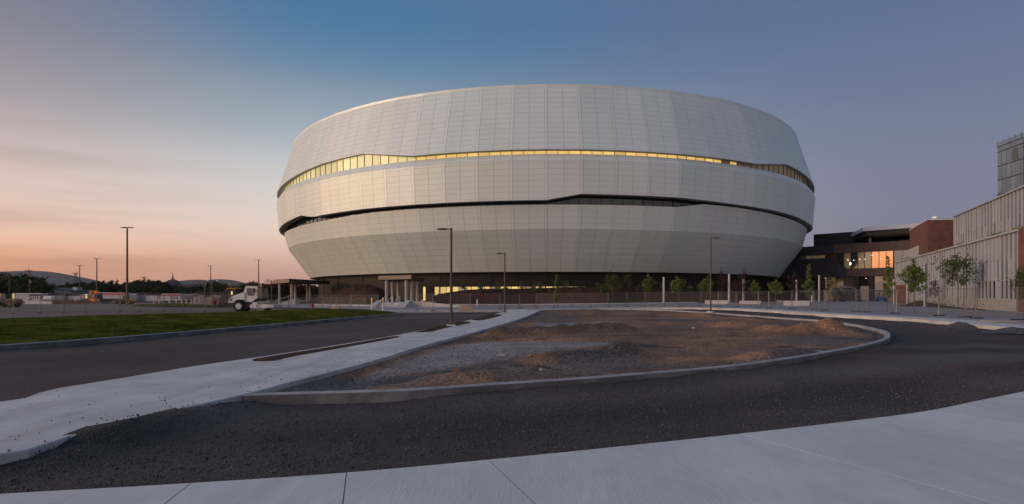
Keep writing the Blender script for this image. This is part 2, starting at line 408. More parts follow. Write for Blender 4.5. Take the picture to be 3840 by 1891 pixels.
region('gravel_road', road_poly, .35, road_z, 'gravel', col=road_c)
# dusty lot beyond the lawn
lot_poly = [(-14, 78), (-16.5, 63), (-24, 60.5), (-30, 47), (-35, 34), (-47, 18), (-60, -6), (-260, -6), (-320, 175), (-40, 175), (-36, 100), (-20, 80)]
region('dirt_lot', lot_poly, 2.5, lambda X, Y: gz(X) - .11 + .03 * fbm(X, Y, .2, 2, 3), 'lot')

# ------------------------------------------------------------------ foreground sidewalk in separate slabs
sw = thing('sidewalk', None, None); sw['kind'] = 'structure'
joints = [((-1300, 1945), 9), ((-560, 1893), 3), ((78, 1846), -3), ((719, 1810), -8.4), ((1300, 1771), -14.2), ((1830, 1723), -19.2), ((2345, 1671), -21.9), ((2770, 1626), -25.6), ((3147, 1583), -30), ((3470, 1541), -34), ((3720, 1490), -38), ((3990, 1435), -42), ((4330, 1370), -46)]
NE = np.array(NEAR)
def near_idx(p): return int(np.argmin(((NE - np.array(p)) ** 2).sum(1)))
for (ka, aa), (kb, ab) in zip(joints, joints[1:]):
    i0, i1 = near_idx(px(*ka)), near_idx(px(*kb))
    pts = NE[i0:i1 + 1]; n = len(pts); top = []
    lens = 9.0
    q = []
    for i, p in enumerate(pts):
        a = R_(aa + (ab - aa) * i / max(n - 1, 1)); q.append(p - lens * np.array([math.sin(a), math.cos(a)]))
    pts, q = pts.copy(), np.array(q)
    gap = .005
    def inset(A):
        A = A.copy(); t0 = (A[1] - A[0]) / np.linalg.norm(A[1] - A[0]); t1 = (A[-1] - A[-2]) / np.linalg.norm(A[-1] - A[-2])
        A[0] += t0 * gap; A[-1] -= t1 * gap; return A
    pts, q = inset(pts), inset(q)
    mb = MB(); z = random.uniform(-.0006, .0006); vs = []
    for p, r in zip(pts, q):
        d = (r - p) / np.linalg.norm(r - p)
        for (xy, dz) in ((p, -.35), (p, -.012), (p + d * .012, 0), (r, 0), (r, -.35)): vs.append((xy[0], xy[1], G(xy[0]) + dz + z))
    fs = [(i * 5 + k, i * 5 + k + 1, i * 5 + k + 6, i * 5 + k + 5) for i in range(n - 1) for k in range(4)]
    fs += [(4, 3, 2, 1, 0), tuple((n - 1) * 5 + k for k in range(5))]
    mb.add(vs, fs); mb.build('slab', 'slab', sw)

fill_poly = NEAR[4:-4] + [(12, 2), (8, -6), (-8, -6), (-10, 0)]
region('joint_filler', fill_poly, .4, lambda X, Y: gz(X) - .0035, 'filler', smooth=False)

# ------------------------------------------------------------------ diagonal sidewalk with its planting strips
def resample(line, n):
    p = np.array(line); d = np.r_[0, np.cumsum(np.linalg.norm(np.diff(p, axis=0), axis=1))]
    t = np.linspace(0, d[-1], n); return np.stack([np.interp(t, d, p[:, 0]), np.interp(t, d, p[:, 1])], 1)
ML, MR = resample(smooth_line(MED_L, .5), 120), resample(smooth_line(MED_R, .5), 120)
mb = MB(); vs = []
for l, r in zip(ML, MR):
    d = (r - l) / np.linalg.norm(r - l)
    for xy, dz in ((l, -.4), (l, -.015), (l + d * .015, 0), (l + d * .5, .004), ((l + r) / 2, .01), (r - d * .5, .004), (r - d * .015, 0), (r, -.015), (r, -.4)): vs.append((xy[0], xy[1], G(xy[0]) + dz))
mb.add(vs, [(i * 9 + k, i * 9 + k + 1, i * 9 + k + 10, i * 9 + k + 9) for i in range(119) for k in range(8)])
tag(mb.build('diagonal_sidewalk', 'concrete'), kind='structure')
for poly in ([(952, 1347), (1100, 1323), (1300, 1292), (1470, 1263), (1494, 1266), (1300, 1303), (1100, 1338), (1035, 1354), (950, 1356)],
             [(1550, 1247), (1640, 1225), (1700, 1212), (1730, 1206), (1764, 1211), (1660, 1234), (1612, 1246)],
             [(1765, 1201), (1832, 1182), (1885, 1181), (1815, 1201)]):
    q = [px(*p) for p in poly]; qa = smooth_line(q + [q[0]], .3)[:-1]
    def bed(X, Y):
        d, _, _ = nearest(qa, X, Y); return gz(X) + .008 + .014 * np.clip(d / .35, 0, 1) + .018 * fbm(X, Y, 1.5, 3, 4) * np.clip(d / .3, 0, 1)
    region('planting_bed', qa, .12, bed, 'soil')
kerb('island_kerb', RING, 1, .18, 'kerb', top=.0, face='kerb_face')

# ------------------------------------------------------------------ torn-up island inside the kerb
isl = RING + [px(2041, 1160), px(2000, 1178)] + [tuple(p) for p in MR[::-1] if px(2000, 1178)[1] > p[1] > RING[0][1] + .1]
TONGUE = pxs([(1262, 1416), (1400, 1400), (1529, 1387), (1756, 1357), (1958, 1322), (2160, 1292), (2400, 1270), (2290, 1267), (2008, 1267), (1807, 1268), (1680, 1280), (1500, 1330)])
GRAV1 = pxs([(1000, 1478), (1120, 1425), (1255, 1395), (1529, 1385), (1756, 1356), (1958, 1320), (1900, 1345), (1660, 1386), (1420, 1412), (1300, 1464)])
TONGUE2 = pxs([(1900, 1229), (2016, 1204), (2311, 1197), (2335, 1203), (2160, 1216)])
def ridge(X, Y, pts, wd, h):
    d, _, _ = nearest(pts, X, Y, False); return h * np.exp(-(d / wd) ** 2)
RIDGES = [(pxs([(1870, 1248), (2030, 1240), (2200, 1232), (2330, 1226)]), .7, .34), (pxs([(2190, 1222), (2260, 1220)]), .8, .3),
          (pxs([(2060, 1332), (2200, 1322), (2330, 1308)]), .5, .18), (pxs([(2300, 1312), (2350, 1308)]), .4, .20),
          (pxs([(2600, 1212), (2800, 1218), (3020, 1240)]), .6, .28), (pxs([(3105, 1236), (3112, 1236)]), .85, .62),
          (pxs([(2860, 1328), (3000, 1312)]), .7, .22), (pxs([(1700, 1392), (1900, 1376)]), .6, .12),
          (pxs([(2230, 1170), (2420, 1172), (2640, 1178)]), 1.1, .22)]
def isl_z(X, Y):
    z = gz(X) - .16 + .06 * fbm(X, Y, .5, 4, 8) + .020 * fbm(X, Y, 2.2, 4, 9)
    for p, wd, h in RIDGES:
        r = ridge(X, Y, p, wd, h); z = z + r * (1 + .35 * fbm(X, Y, 1.7, 4, 11))
    for T in (TONGUE, TONGUE2):
        ins = inside(T, X, Y); d, _, _ = nearest(T, X, Y); k = np.where(ins, np.clip(d / .6, 0, 1), 0)
        z = z * (1 - k) + k * (gz(X) - .13 + .012 * fbm(X, Y, 1, 2, 12))
    # tracks of a machine that crossed the loose soil
    tr = np.array(pxs([(1980, 1345), (2150, 1372), (2330, 1400)])); d, _, _ = nearest(tr, X, Y, False)
    z = z + np.where(np.abs(d - .25) < .16, -.05 + .03 * np.sin(X * 19 + Y * 13), 0)
    db, _, _ = nearest(isl, X, Y); k = np.exp(-(db / .30) ** 2)
    return z * (1 - k) + k * (gz(X) - .10)
C_B, C_O, C_G, C_L, C_D = np.array([.165, .10, .066]), np.array([.33, .175, .085]), np.array([.085, .08, .086]), np.array([.25, .228, .222]), np.array([.060, .042, .034])
def isl_c(X, Y, Z):
    n = np.clip(.5 + .9 * fbm(X, Y, .22, 3, 21), 0, 1)[:, None]; n2 = np.clip(.5 + 1.1 * fbm(X, Y, .8, 4, 22), 0, 1)[:, None]
    c = C_B * (1 - n) + C_O * n
    c = c * (.70 + .45 * n2)
    gravelly = np.clip(1.9 * fbm(X, Y, .17, 3, 23) - .05, 0, 1)[:, None]
    db, _, _ = nearest(RING, X, Y, False); gravelly = np.maximum(gravelly * .75, np.clip(1.4 - db / .8, 0, 1)[:, None] * .85)
    c = c * (1 - gravelly) + C_G * gravelly
    gi_ = inside(GRAV1, X, Y); dg, _, _ = nearest(GRAV1, X, Y); kg = np.where(gi_, np.clip(.5 + dg / .5, 0, 1), np.clip(.5 - dg / .5, 0, 1))[:, None]; c = c * (1 - kg) + C_G * (.8 + .5 * n2) * kg
    for T, a in ((TONGUE, 1.0), (TONGUE2, .9)):
        ins = inside(T, X, Y); d, _, _ = nearest(T, X, Y); k = (np.where(ins, np.clip(d / .5, 0, 1), 0) * a)[:, None]
        c = c * (1 - k) + C_L * (.85 + .3 * n2) * k
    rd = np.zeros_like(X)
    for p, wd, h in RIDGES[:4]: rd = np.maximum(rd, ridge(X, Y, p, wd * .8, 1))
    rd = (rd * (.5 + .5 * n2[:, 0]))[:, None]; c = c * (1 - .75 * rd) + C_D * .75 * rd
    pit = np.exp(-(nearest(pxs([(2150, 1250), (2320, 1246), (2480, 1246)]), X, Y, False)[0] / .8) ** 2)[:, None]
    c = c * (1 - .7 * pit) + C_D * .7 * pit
    pile = np.exp(-(nearest(pxs([(3000, 1300), (3080, 1293)]), X, Y, False)[0] / .7) ** 2)[:, None] * n2
    return c * (1 - pile) + np.array([.3, .29, .29]) * pile
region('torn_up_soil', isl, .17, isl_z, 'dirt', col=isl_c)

# ------------------------------------------------------------------ far paving, lawn
plaza_poly = FAR + [(60, 20), (75, 60), (95, 135), (40, 140), (30, 104), (-10, 101), (-42, 140), (-42, 100), (-33, 80), (-18, 69.5)]
region('plaza_paving', plaza_poly, 2.0, lambda X, Y: gz(X) - .004, 'plaza', smooth=False)
def offset(line, dist):
    p = np.array(line); t = np.gradient(p, axis=0); t /= np.linalg.norm(t, axis=1)[:, None] + 1e-9
    return p + np.stack([-t[:, 1], t[:, 0]], 1) * dist
FO = offset(FAR, 1.9); vs = []
for a, b in zip(FAR, FO):
    for xy, dz in ((a, -.35), (a, -.01), ((a[0] * .99 + b[0] * .01, a[1] * .99 + b[1] * .01), .006), (b, .006)): vs.append((xy[0], xy[1], G(xy[0]) + dz))
tag(MB().add(vs, [(i * 4 + k, i * 4 + k + 1, i * 4 + k + 5, i * 4 + k + 4)[::-1] for i in range(len(FAR) - 1) for k in range(3)]).build('far_sidewalk', 'concrete'), kind='structure')
lawn_poly = LAWN_K + LAWN_B
def lawn_z(X, Y):
    d, _, _ = nearest(lawn_poly, X, Y); return gz(X) - .03 + .34 * (1 - np.exp(-d / 2.2)) + .03 * fbm(X, Y, .5, 3, 31)
region('lawn', lawn_poly, .6, lawn_z, 'turf')
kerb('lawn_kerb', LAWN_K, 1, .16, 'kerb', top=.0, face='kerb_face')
# grass blades, short and uneven, denser towards the camera side
n = 90000
bxs = rng.uniform(-40, -10, n * 2); bys = rng.uniform(8, 66, n * 2)
keep = inside(lawn_poly, bxs, bys); bxs, bys = bxs[keep], bys[keep]
dk, _, _ = nearest(LAWN_K, bxs, bys, False); kp = (dk > .28) & (rng.uniform(0, 1, len(bxs)) < np.clip(1.2 - dk / 14, .25, 1)); bxs, bys = bxs[kp], bys[kp]
bz = lawn_z(bxs, bys); hgt = rng.uniform(.02, .055, len(bxs)); an = rng.uniform(0, 6.28, len(bxs)); wd = rng.uniform(.006, .016, len(bxs)) * (1 + bys / 60)
lean = rng.normal(0, .05, (len(bxs), 2))
v = np.empty((len(bxs), 3, 3)); v[:, 0] = np.stack([bxs - wd * np.cos(an), bys - wd * np.sin(an), bz], 1); v[:, 1] = np.stack([bxs + wd * np.cos(an), bys + wd * np.sin(an), bz], 1)
v[:, 2] = np.stack([bxs + lean[:, 0], bys + lean[:, 1], bz + hgt], 1)
me = bpy.data.meshes.new('grass'); me.from_pydata(v.reshape(-1, 3).tolist(), [], np.arange(len(bxs) * 3).reshape(-1, 3).tolist())
tag(link('grass', me, 'grass'), 'short green grass blades covering the kerbed lawn', 'grass', kind='stuff')

# loose stones: thick in the foreground gravel, scattered over the diagonal sidewalk and the soil
def stones(name, pts, zf, smin, smax, m, label):
    X, Y = pts; z = zf(X, Y); vs, fs = [], []
    s = rng.uniform(smin, smax, len(X)) * rng.uniform(.5, 1, len(X))
    base = np.array([(1, 0, 0), (0, 1, 0), (-1, 0, 0), (0, -1, 0), (0, 0, .8), (0, 0, -.8)]); tri = np.array([(0, 1, 4), (1, 2, 4), (2, 3, 4), (3, 0, 4), (1, 0, 5), (2, 1, 5), (3, 2, 5), (0, 3, 5)])
    A = rng.uniform(0, 6.28, len(X)); jit = 1 + rng.uniform(-.35, .35, (len(X), 6, 1))
    b = base[None] * jit * s[:, None, None]; ca, sa = np.cos(A)[:, None], np.sin(A)[:, None]
    vx = b[..., 0] * ca - b[..., 1] * sa * .7; vy = b[..., 0] * sa + b[..., 1] * ca * .7
    v = np.stack([vx + X[:, None], vy + Y[:, None], b[..., 2] + z[:, None] + s[:, None] * .3], -1).reshape(-1, 3)
    f = (tri[None] + 6 * np.arange(len(X))[:, None, None]).reshape(-1, 3)
    me = bpy.data.meshes.new(name); me.from_pydata(v.tolist(), [], f.tolist())
    return tag(link(name, me, m), label, 'gravel', kind='stuff')
def scatter(n, poly, dens=None, box=None):
    P_ = np.array(poly); lo, hi = (P_.min(0), P_.max(0)) if box is None else box
    X = rng.uniform(lo[0], hi[0], n); Y = rng.uniform(lo[1], hi[1], n); k = inside(poly, X, Y)
    if dens is not None: k &= rng.uniform(0, 1, n) < dens(X, Y)
    return X[k], Y[k]
fore = NEAR + [(12, 16), (6, 14.5), (0, 11.5), (-5, 9.4)] + [tuple(p) for p in MR[::-1] if p[1] < 9.5]
X, Y = scatter(60000, fore, lambda X, Y: np.clip(1.3 - np.hypot(X, Y) / 16, .1, 1), box=((-9, 4), (13, 15)))
d, _, _ = nearest([tuple(p) for p in MR], X, Y, False)
stones('loose_gravel', (X, Y), road_z, .008, .026, 'stone', 'loose grey stones lying on the gravel road base')
medp = [tuple(p) for p in ML] + [tuple(p) for p in MR[::-1]]
def med_d(X, Y):
    d, _, _ = nearest([tuple(p) for p in MR], X, Y, False); return np.clip(.9 * np.exp(-d / .5), .03, 1) * (Y < 24)
X, Y = scatter(40000, medp, med_d)
stones('spilled_gravel', (X, Y), lambda X, Y: gz(X) + .008, .006, .02, 'stone', 'small stones spilled over the diagonal concrete sidewalk')
X, Y = scatter(7000, isl, lambda X, Y: np.clip(fbm(X, Y, .25, 3, 40) + .35, .05, 1))
stones('rubble', (X, Y), isl_z, .012, .045, 'stone', 'stones and rubble strewn over the torn up soil')
# ------------------------------------------------------------------ arena
mat('panel', (.745, .81, .745), (.805, .87, .80), vs=.10, rough=.42, metal=.12, spec=.5, bump=.06, bs=.9, bd=.05)
mat('rib', (.76, .82, .755), var=.04, rough=.45, metal=.2)
mat('joint', (.34, .335, .32), var=.1, rough=.8)
mat('soffit', (.035, .033, .032), var=.1, rough=.6)
mat('soffit_gold', (.30, .22, .10), var=.1, rough=.45, metal=.3)
mat('frame_dark', (.022, .022, .024), var=.1, rough=.5)
mat('slat', (.040, .029, .022), (.055, .040, .030), vs=.4, rough=.6)
mat('wall_dark', (.012, .011, .011), var=.1, rough=.8)
mat('concrete_col', (.36, .34, .32), var=.1, vs=2, rough=.8, bump=.2, bs=20)
mat('canopy_lit_face', (.22, .165, .125), var=.1, vs=2, rough=.7)
mat('canopy_dark', (.018, .017, .017), var=.1, rough=.6)
mat('glass_dark', (.018, .028, .026), var=.1, rough=.06, spec=.6)
mat('glass_tan', (.16, .12, .085), (.30, .22, .15), vs=.35, rough=.12, emis=(.55, .36, .18), es=.10)  # tan tone and faint glow stand in for reflections on the glass
def lit_mat(name, c, strength, amount=.6):
    """A lit room behind glass: brighter and dimmer patches, a little gloss."""
    m = mat(name, (.06, .05, .035), var=0, rough=.15)
    t = m.node_tree; n = t.nodes; lk = t.links.new; b = n['Principled BSDF']
    ns = n.new('ShaderNodeTexNoise'); ns.inputs['Scale'].default_value = .5; ns.inputs['Detail'].default_value = 3; lk(n['Geometry'].outputs['Position'], ns.inputs['Vector'])
    oi = n.new('ShaderNodeObjectInfo')
    ad = n.new('ShaderNodeMath'); ad.operation = 'ADD'; lk(ns.outputs[0], ad.inputs[0]); lk(oi.outputs['Random'], ad.inputs[1])
    mr = n.new('ShaderNodeMapRange'); mr.inputs[1].default_value = .4; mr.inputs[2].default_value = 1.5; mr.inputs[3].default_value = strength * (1 - amount); mr.inputs[4].default_value = strength; lk(ad.outputs[0], mr.inputs[0])
    b.inputs['Emission Color'].default_value = (*c, 1); lk(mr.outputs[0], b.inputs['Emission Strength'])
    return m
lit_mat('lit_yellow', (1.0, .80, .36), .80, .35)
lit_mat('lit_amber', (1.0, .64, .20), .95, .35)
lit_mat('lit_base', (1.0, .70, .24), 1.0, .4)

AD = 171.0
ACX, ACY = AD * math.sin(R_(2.8)), AD * math.cos(R_(2.8))
NF, STEP, PH0 = 75, 4.8, -1.9
def pw(tab):
    xs, ys = zip(*tab); return lambda k: float(np.interp(((k + 37.5) % 75) - 37.5, xs, ys))
UB = pw([(-18, 26.85), (-14, 26.9), (-11, 27.4), (-9.5, 27.9), (-8, 28.4), (-6, 28.7), (-5, 27.75), (-4, 26.87), (7, 26.8), (9, 28.45), (11, 27.9), (13, 27.3), (17, 26.85)])
MT = lambda k: 26.2
MBt = pw([(-16, 18.0), (-13, 18.1), (-10.7, 18.5), (-9.5, 18.85), (-8.75, 17.98), (-6, 18.15), (0, 18.2), (1, 19.25), (4, 19.15), (6, 18.76), (8, 18.55), (9.5, 18.35), (11.2, 17.9), (13, 17.8), (18, 18.1)])
LT = pw([(-16, 17.5), (-13, 17.2), (-11, 17.0), (-8, 17.15), (-6, 17.5), (4, 17.62), (5, 18.45), (6.3, 18.4), (8, 18.15), (9.4, 17.9), (12, 17.5), (16, 17.5)])
def r_up(z): return 73.0 - (z - 26.85) / 12.3 * 3.7
def r_mid(z): return 73.0 - (25.0 - z) / 6.8 * .5 if z <= 25 else 73.0 - (z - 25) / 1.2 * .75
def r_low(z): return 70.2 + (z - 13.4) / 4.15 * 1.1 if z >= 13.4 else 65.0 + (z - 6.1) / 7.3 * 5.2
def ring_pt(k, r, z):
    a = R_(PH0 + STEP * k); return np.array([ACX + r * math.sin(a), ACY - r * math.cos(a), z])
def facet_pt(k, rf, z, off=0.0):
    """Point on the flat facet between two ribs; off pushes it out along the radius."""
    k0 = math.floor(k + 1e-9); t = k - k0; r = rf(z) + off
    return ring_pt(k0, r, z) * (1 - t) + ring_pt(k0 + 1, r, z) * t
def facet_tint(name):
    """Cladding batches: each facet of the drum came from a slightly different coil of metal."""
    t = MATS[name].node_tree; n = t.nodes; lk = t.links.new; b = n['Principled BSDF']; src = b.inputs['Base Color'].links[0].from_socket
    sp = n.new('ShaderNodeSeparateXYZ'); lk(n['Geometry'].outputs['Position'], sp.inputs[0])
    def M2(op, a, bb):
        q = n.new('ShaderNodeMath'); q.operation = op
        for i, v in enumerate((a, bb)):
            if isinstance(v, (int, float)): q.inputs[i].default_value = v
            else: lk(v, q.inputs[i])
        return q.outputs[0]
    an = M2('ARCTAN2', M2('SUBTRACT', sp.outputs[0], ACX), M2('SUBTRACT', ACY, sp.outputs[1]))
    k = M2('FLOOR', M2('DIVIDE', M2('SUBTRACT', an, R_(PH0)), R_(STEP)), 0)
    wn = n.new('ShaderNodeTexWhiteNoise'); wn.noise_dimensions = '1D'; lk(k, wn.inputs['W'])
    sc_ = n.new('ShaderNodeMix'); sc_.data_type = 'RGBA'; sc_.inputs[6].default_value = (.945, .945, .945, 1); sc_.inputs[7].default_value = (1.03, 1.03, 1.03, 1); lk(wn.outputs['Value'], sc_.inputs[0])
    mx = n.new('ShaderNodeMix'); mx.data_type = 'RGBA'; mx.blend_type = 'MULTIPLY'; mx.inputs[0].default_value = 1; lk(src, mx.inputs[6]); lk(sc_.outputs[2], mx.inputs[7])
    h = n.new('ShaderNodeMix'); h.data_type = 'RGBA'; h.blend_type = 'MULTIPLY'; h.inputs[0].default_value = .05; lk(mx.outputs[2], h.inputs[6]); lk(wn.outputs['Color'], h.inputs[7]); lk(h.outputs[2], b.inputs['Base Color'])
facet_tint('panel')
arena = thing('arena', 'huge round arena clad in white metal panels with two window bands', 'arena', (0, 0, 0))
RIBW = .045      # half width of a rib, in facets
def rows_between(edges):
    return list(zip(edges, edges[1:]))
def make_shell(name, label, rf, top, bot, levels):
    """levels: joint heights from top to bottom; the end rows are cut to the (stepped) top and bottom edges."""
    back = MB(); pans = []; KS = [i / 2 for i in range(NF * 2)]
    zs = sorted(set([round(v, 3) for v in levels]), reverse=True)
    for k0 in KS:
        k1 = k0 + .5
        half_left = abs(k0 - round(k0)) < 1e-6
        a = k0 + (RIBW if half_left else .0038); b = k1 - (.0038 if half_left else RIBW)
        bnd = [1e9] + zs + [-1e9]
        for hi, lo in zip(bnd, bnd[1:]):
            g = .014
            ta, tb = min(hi - g, top(a)), min(hi - g, top(b)); ba, bb = max(lo + g, bot(a)), max(lo + g, bot(b))
            if ta - ba < .06 and tb - bb < .06: continue
            ta, tb = max(ta, ba + .01), max(tb, bb + .01)
            pans.append((a, b, ta, tb, ba, bb))
        # dark backing seen through the joints
        ta, tb, ba, bb = top(k0), top(k1), bot(k0), bot(k1)
        br = sorted([z for z in (25.0, 13.4) if max(ba, bb) < z < min(ta, tb)], reverse=True)
        la, lb = [ta] + br + [ba], [tb] + br + [bb]
        for i in range(len(la) - 1):
            back.add([facet_pt(k0, rf, la[i + 1], -.05), facet_pt(k1 - 1e-6, rf, lb[i + 1], -.05), facet_pt(k1 - 1e-6, rf, lb[i], -.05), facet_pt(k0, rf, la[i], -.05)], [(0, 1, 2, 3)])
        # returns at the top and bottom edges, running back to the recessed glass
        for zz, up in (((ta, tb), 1), ((ba, bb), 0)):
            q = [facet_pt(k0, rf, zz[0], .0), facet_pt(k1 - 1e-6, rf, zz[1], .0)]
            ins = [facet_pt(k0, rf, zz[0], -1.6), facet_pt(k1 - 1e-6, rf, zz[1], -1.6)]
            back.add([q[0], q[1], ins[1], ins[0]], [(0, 1, 2, 3) if up else (3, 2, 1, 0)])
    sh = back.build(name, 'joint', arena); sh['label'] = label
    def panel_geo(p):
        a, b, ta, tb, ba, bb = p; out = .0; j = rng.normal(0, .004, 4)
        fr = [facet_pt(a, rf, ba, out + j[0]), facet_pt(b, rf, bb, out + j[1]), facet_pt(b, rf, tb, out + j[2]), facet_pt(a, rf, ta, out + j[3])]
        bk = [facet_pt(a, rf, ba, -.05), facet_pt(b, rf, bb, -.05), facet_pt(b, rf, tb, -.05), facet_pt(a, rf, ta, -.05)]
        return fr + bk, [(0, 1, 2, 3), (4, 5, 1, 0), (5, 6, 2, 1), (6, 7, 3, 2), (7, 4, 0, 3)]
    def seen(p):
        k = ((p[0] + .25 + 37.5) % 75) - 37.5
        c = facet_pt((p[0] + p[1]) / 2, rf, (p[2] + p[4]) / 2); v = np.array([0, 0, EYE]) - c; a = R_(PH0 + STEP * k)
        nrm_ = np.array([math.sin(a), -math.cos(a), 0]); h = .5 * (p[2] - p[4] + p[3] - p[5])
        return (p[1] - p[0]) * h * float(nrm_ @ v) / np.linalg.norm(v) ** 3
    order = sorted(range(len(pans)), key=lambda i: -seen(pans[i]))
    rest = MB()
    for n_, i in enumerate(order):
        vs, fs = panel_geo(pans[i])
        if n_ < 100:
            c = np.mean(vs[:4], 0); MB().add([v - c for v in vs], fs).build('panel', 'panel', sh, loc=tuple(c))
        else: rest.add(vs, fs)
    o = rest.build('panel_field', 'panel', sh); o['kind'] = 'stuff'
    back_ribs = MB()
    for k in range(NF):
        kk = ((k + 37.5) % 75) - 37.5; lv = [top(k)] + [z for z in (25.0, 13.4) if bot(k) < z < top(k)] + [bot(k)]
        vs = []
        for z in lv:
            for dk, off in ((-RIBW + .0075, -.05), (-RIBW + .0075, .0), (0, .004), (RIBW - .0075, .0), (RIBW - .0075, -.05)):
                vs.append(facet_pt(k + dk if dk >= 0 else k + dk + 1e-9, rf, z, off))
        fs = [(i * 5 + q, (i + 1) * 5 + q, (i + 1) * 5 + q + 1, i * 5 + q + 1) for i in range(len(lv) - 1) for q in range(4)]
        if -15.5 < kk < 15.5: MB().add(vs, fs).build('rib', 'rib', sh)
        else: back_ribs.add(vs, fs)
    back_ribs.build('rib', 'rib', sh)
    return sh
up_lv = [39.15 - .42 - .97 * i for i in range(13)]
up = make_shell('upper_shell', 'tall white upper shell leaning inwards to the roof edge', r_up, lambda k: 39.15, UB, up_lv)
mid_lv = [25.0, 24.5] + [24.5 - .985 * i for i in range(1, 8)]
mid = make_shell('middle_shell', 'white middle shell between the two window bands', r_mid, MT, MBt, mid_lv)
low_lv = [16.5, 15.45, 14.42, 13.4] + [13.4 - 1.045 * i for i in range(1, 7)]
low = make_shell('lower_shell', 'white lower shell sloping in towards the dark base', r_low, LT, lambda k: 6.1, low_lv)
# roof and its edge trim
mb = MB(); rim = [ring_pt(k, 69.3, 39.15) for k in range(NF)]
rv = [ring_pt(k, 69.36, z) for z in (38.95, 39.4) for k in range(NF)] + [ring_pt(k, 68.8, 39.4) for k in range(NF)] + [ring_pt(k, 68.8, 38.9) for k in range(NF)]
mb.add(rv, [(j * NF + i, j * NF + (i + 1) % NF, (j + 1) * NF + (i + 1) % NF, (j + 1) * NF + i) for j in range(3) for i in range(NF)])
rf_ = mb.build('roof_trim', 'rib', arena)
mb = MB(); mb.add([ring_pt(k, 68.8, 38.95) for k in range(NF)] + [(ACX, ACY, 39.3)], [(i, (i + 1) % NF, NF) for i in range(NF)]); mb.build('roof', 'joint', arena)
# soffit under the lower shell, base wall with its slats
mb = MB(); mb.add([ring_pt(k, r, 6.08) for r in (65, 62.2) for k in range(NF)], [(i, NF + i, NF + (i + 1) % NF, (i + 1) % NF) for i in range(NF)]); mb.build('soffit', 'soffit', arena)
mb = MB(); mb.add([ring_pt(k, 62.6, z) for z in (-.3, 6.07) for k in range(NF)], [(i, (i + 1) % NF, NF + (i + 1) % NF, NF + i) for i in range(NF)]); base = mb.build('base_wall', 'wall_dark', arena)
mb = MB()
for j in range(26):
    z0 = .25 + j * .225
    for k in range(-18, 19):
        if z0 < 3.55 and -5.2 < k < 2 : continue
        a0, a1, b0, b1 = ring_pt(k, 62.9, z0), ring_pt(k + 1, 62.9, z0), ring_pt(k, 62.9, z0 + .12), ring_pt(k + 1, 62.9, z0 + .12)
        c0, c1, d0, d1 = ring_pt(k, 62.65, z0), ring_pt(k + 1, 62.65, z0), ring_pt(k, 62.65, z0 + .12), ring_pt(k + 1, 62.65, z0 + .12)
        mb.add([a0, a1, b1, b0, c0, c1, d1, d0], [(0, 1, 2, 3), (3, 2, 6, 7), (4, 5, 1, 0)])
o = mb.build('slat_cladding', 'slat', base); o['kind'] = 'stuff'
for k in range(-16, 17, 2):
    p = ring_pt(k, 62.98, 0); mb = MB(); mb.box((0, 0, 3.0), (.16, .12, 6.1), R_(PH0 + STEP * k)); mb.build('wall_post', 'slat', base, loc=(p[0], p[1], 0))
# glazing of the two bands, three panes to a facet
def band(name, label, z0, z1f, rad, mats, krange, mull):
    mbk = MB(); mbk.add([ring_pt(k, rad - .5, z) for z in (z0 - .4, z0 + 3.2) for k in range(NF)], [(i, (i + 1) % NF, NF + (i + 1) % NF, NF + i) for i in range(NF)])
    bd_ = mbk.build(name, 'wall_dark', arena); bd_['label'] = label
    for k in range(*krange):
        for s in range(3):
            a, b = k + s / 3 + .008, k + (s + 1) / 3 - .008
            za, zb = z1f(a) + .3, z1f(b) + .3
            P_ = [facet_pt(a, lambda z: rad, z0), facet_pt(b, lambda z: rad, z0), facet_pt(b, lambda z: rad, zb), facet_pt(a, lambda z: rad, za)]
            c = np.mean(P_, 0); MB().add([p - c for p in P_], [(0, 1, 2, 3)]).build('pane', mats(k, s), bd_, loc=tuple(c))
            q = facet_pt(k + s / 3, lambda z: rad + .04, z0); ww = .11 if s == 0 else .045
            MB().box((0, 0, (z1f(k + s / 3) + .3 - z0) / 2), (ww, .12, z1f(k + s / 3) + .3 - z0), R_(PH0 + STEP * k)).build('mullion', mull, bd_, loc=tuple(q))
    return bd_
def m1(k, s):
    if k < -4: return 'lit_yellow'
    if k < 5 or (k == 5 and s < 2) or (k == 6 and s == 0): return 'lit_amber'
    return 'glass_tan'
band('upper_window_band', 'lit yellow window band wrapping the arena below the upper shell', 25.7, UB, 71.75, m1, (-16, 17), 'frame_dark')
band('lower_window_band', 'dark green window band between middle and lower shells', 16.7, MBt, 70.35, lambda k, s: 'glass_dark', (-16, 17), 'frame_dark')
# lit foyer windows low in the base wall, half hidden by the berm
fo = MB(); 
for k in range(-6, 3): fo.add([ring_pt(k, 62.75, .3), ring_pt(k + 1, 62.75, .3), ring_pt(k + 1, 62.75, 3.6), ring_pt(k, 62.75, 3.6)], [(0, 1, 2, 3)])
fo = fo.build('foyer_wall', 'wall_dark', arena)
for i in range(40):
    a = -4.22 + i * .25
    if a > 1.55: break
    lit = i % 5 != 4
    P_ = [facet_pt(a + .012, lambda z: 62.84, 1.0), facet_pt(a + .238, lambda z: 62.84, 1.0), facet_pt(a + .238, lambda z: 62.84, 3.35), facet_pt(a + .012, lambda z: 62.84, 3.35)]
    c = np.mean(P_, 0); MB().add([p - c for p in P_], [(0, 1, 2, 3)]).build('pane', 'lit_base' if lit else 'rib', fo, loc=tuple(c))
MB().add([*(facet_pt(-4.72 + t, lambda z: 62.84, z) for t, z in ((0, .3), (.1, .3), (.1, 3.4), (0, 3.4)))], [(0, 1, 2, 3)]).build('pane', 'lit_base', fo)

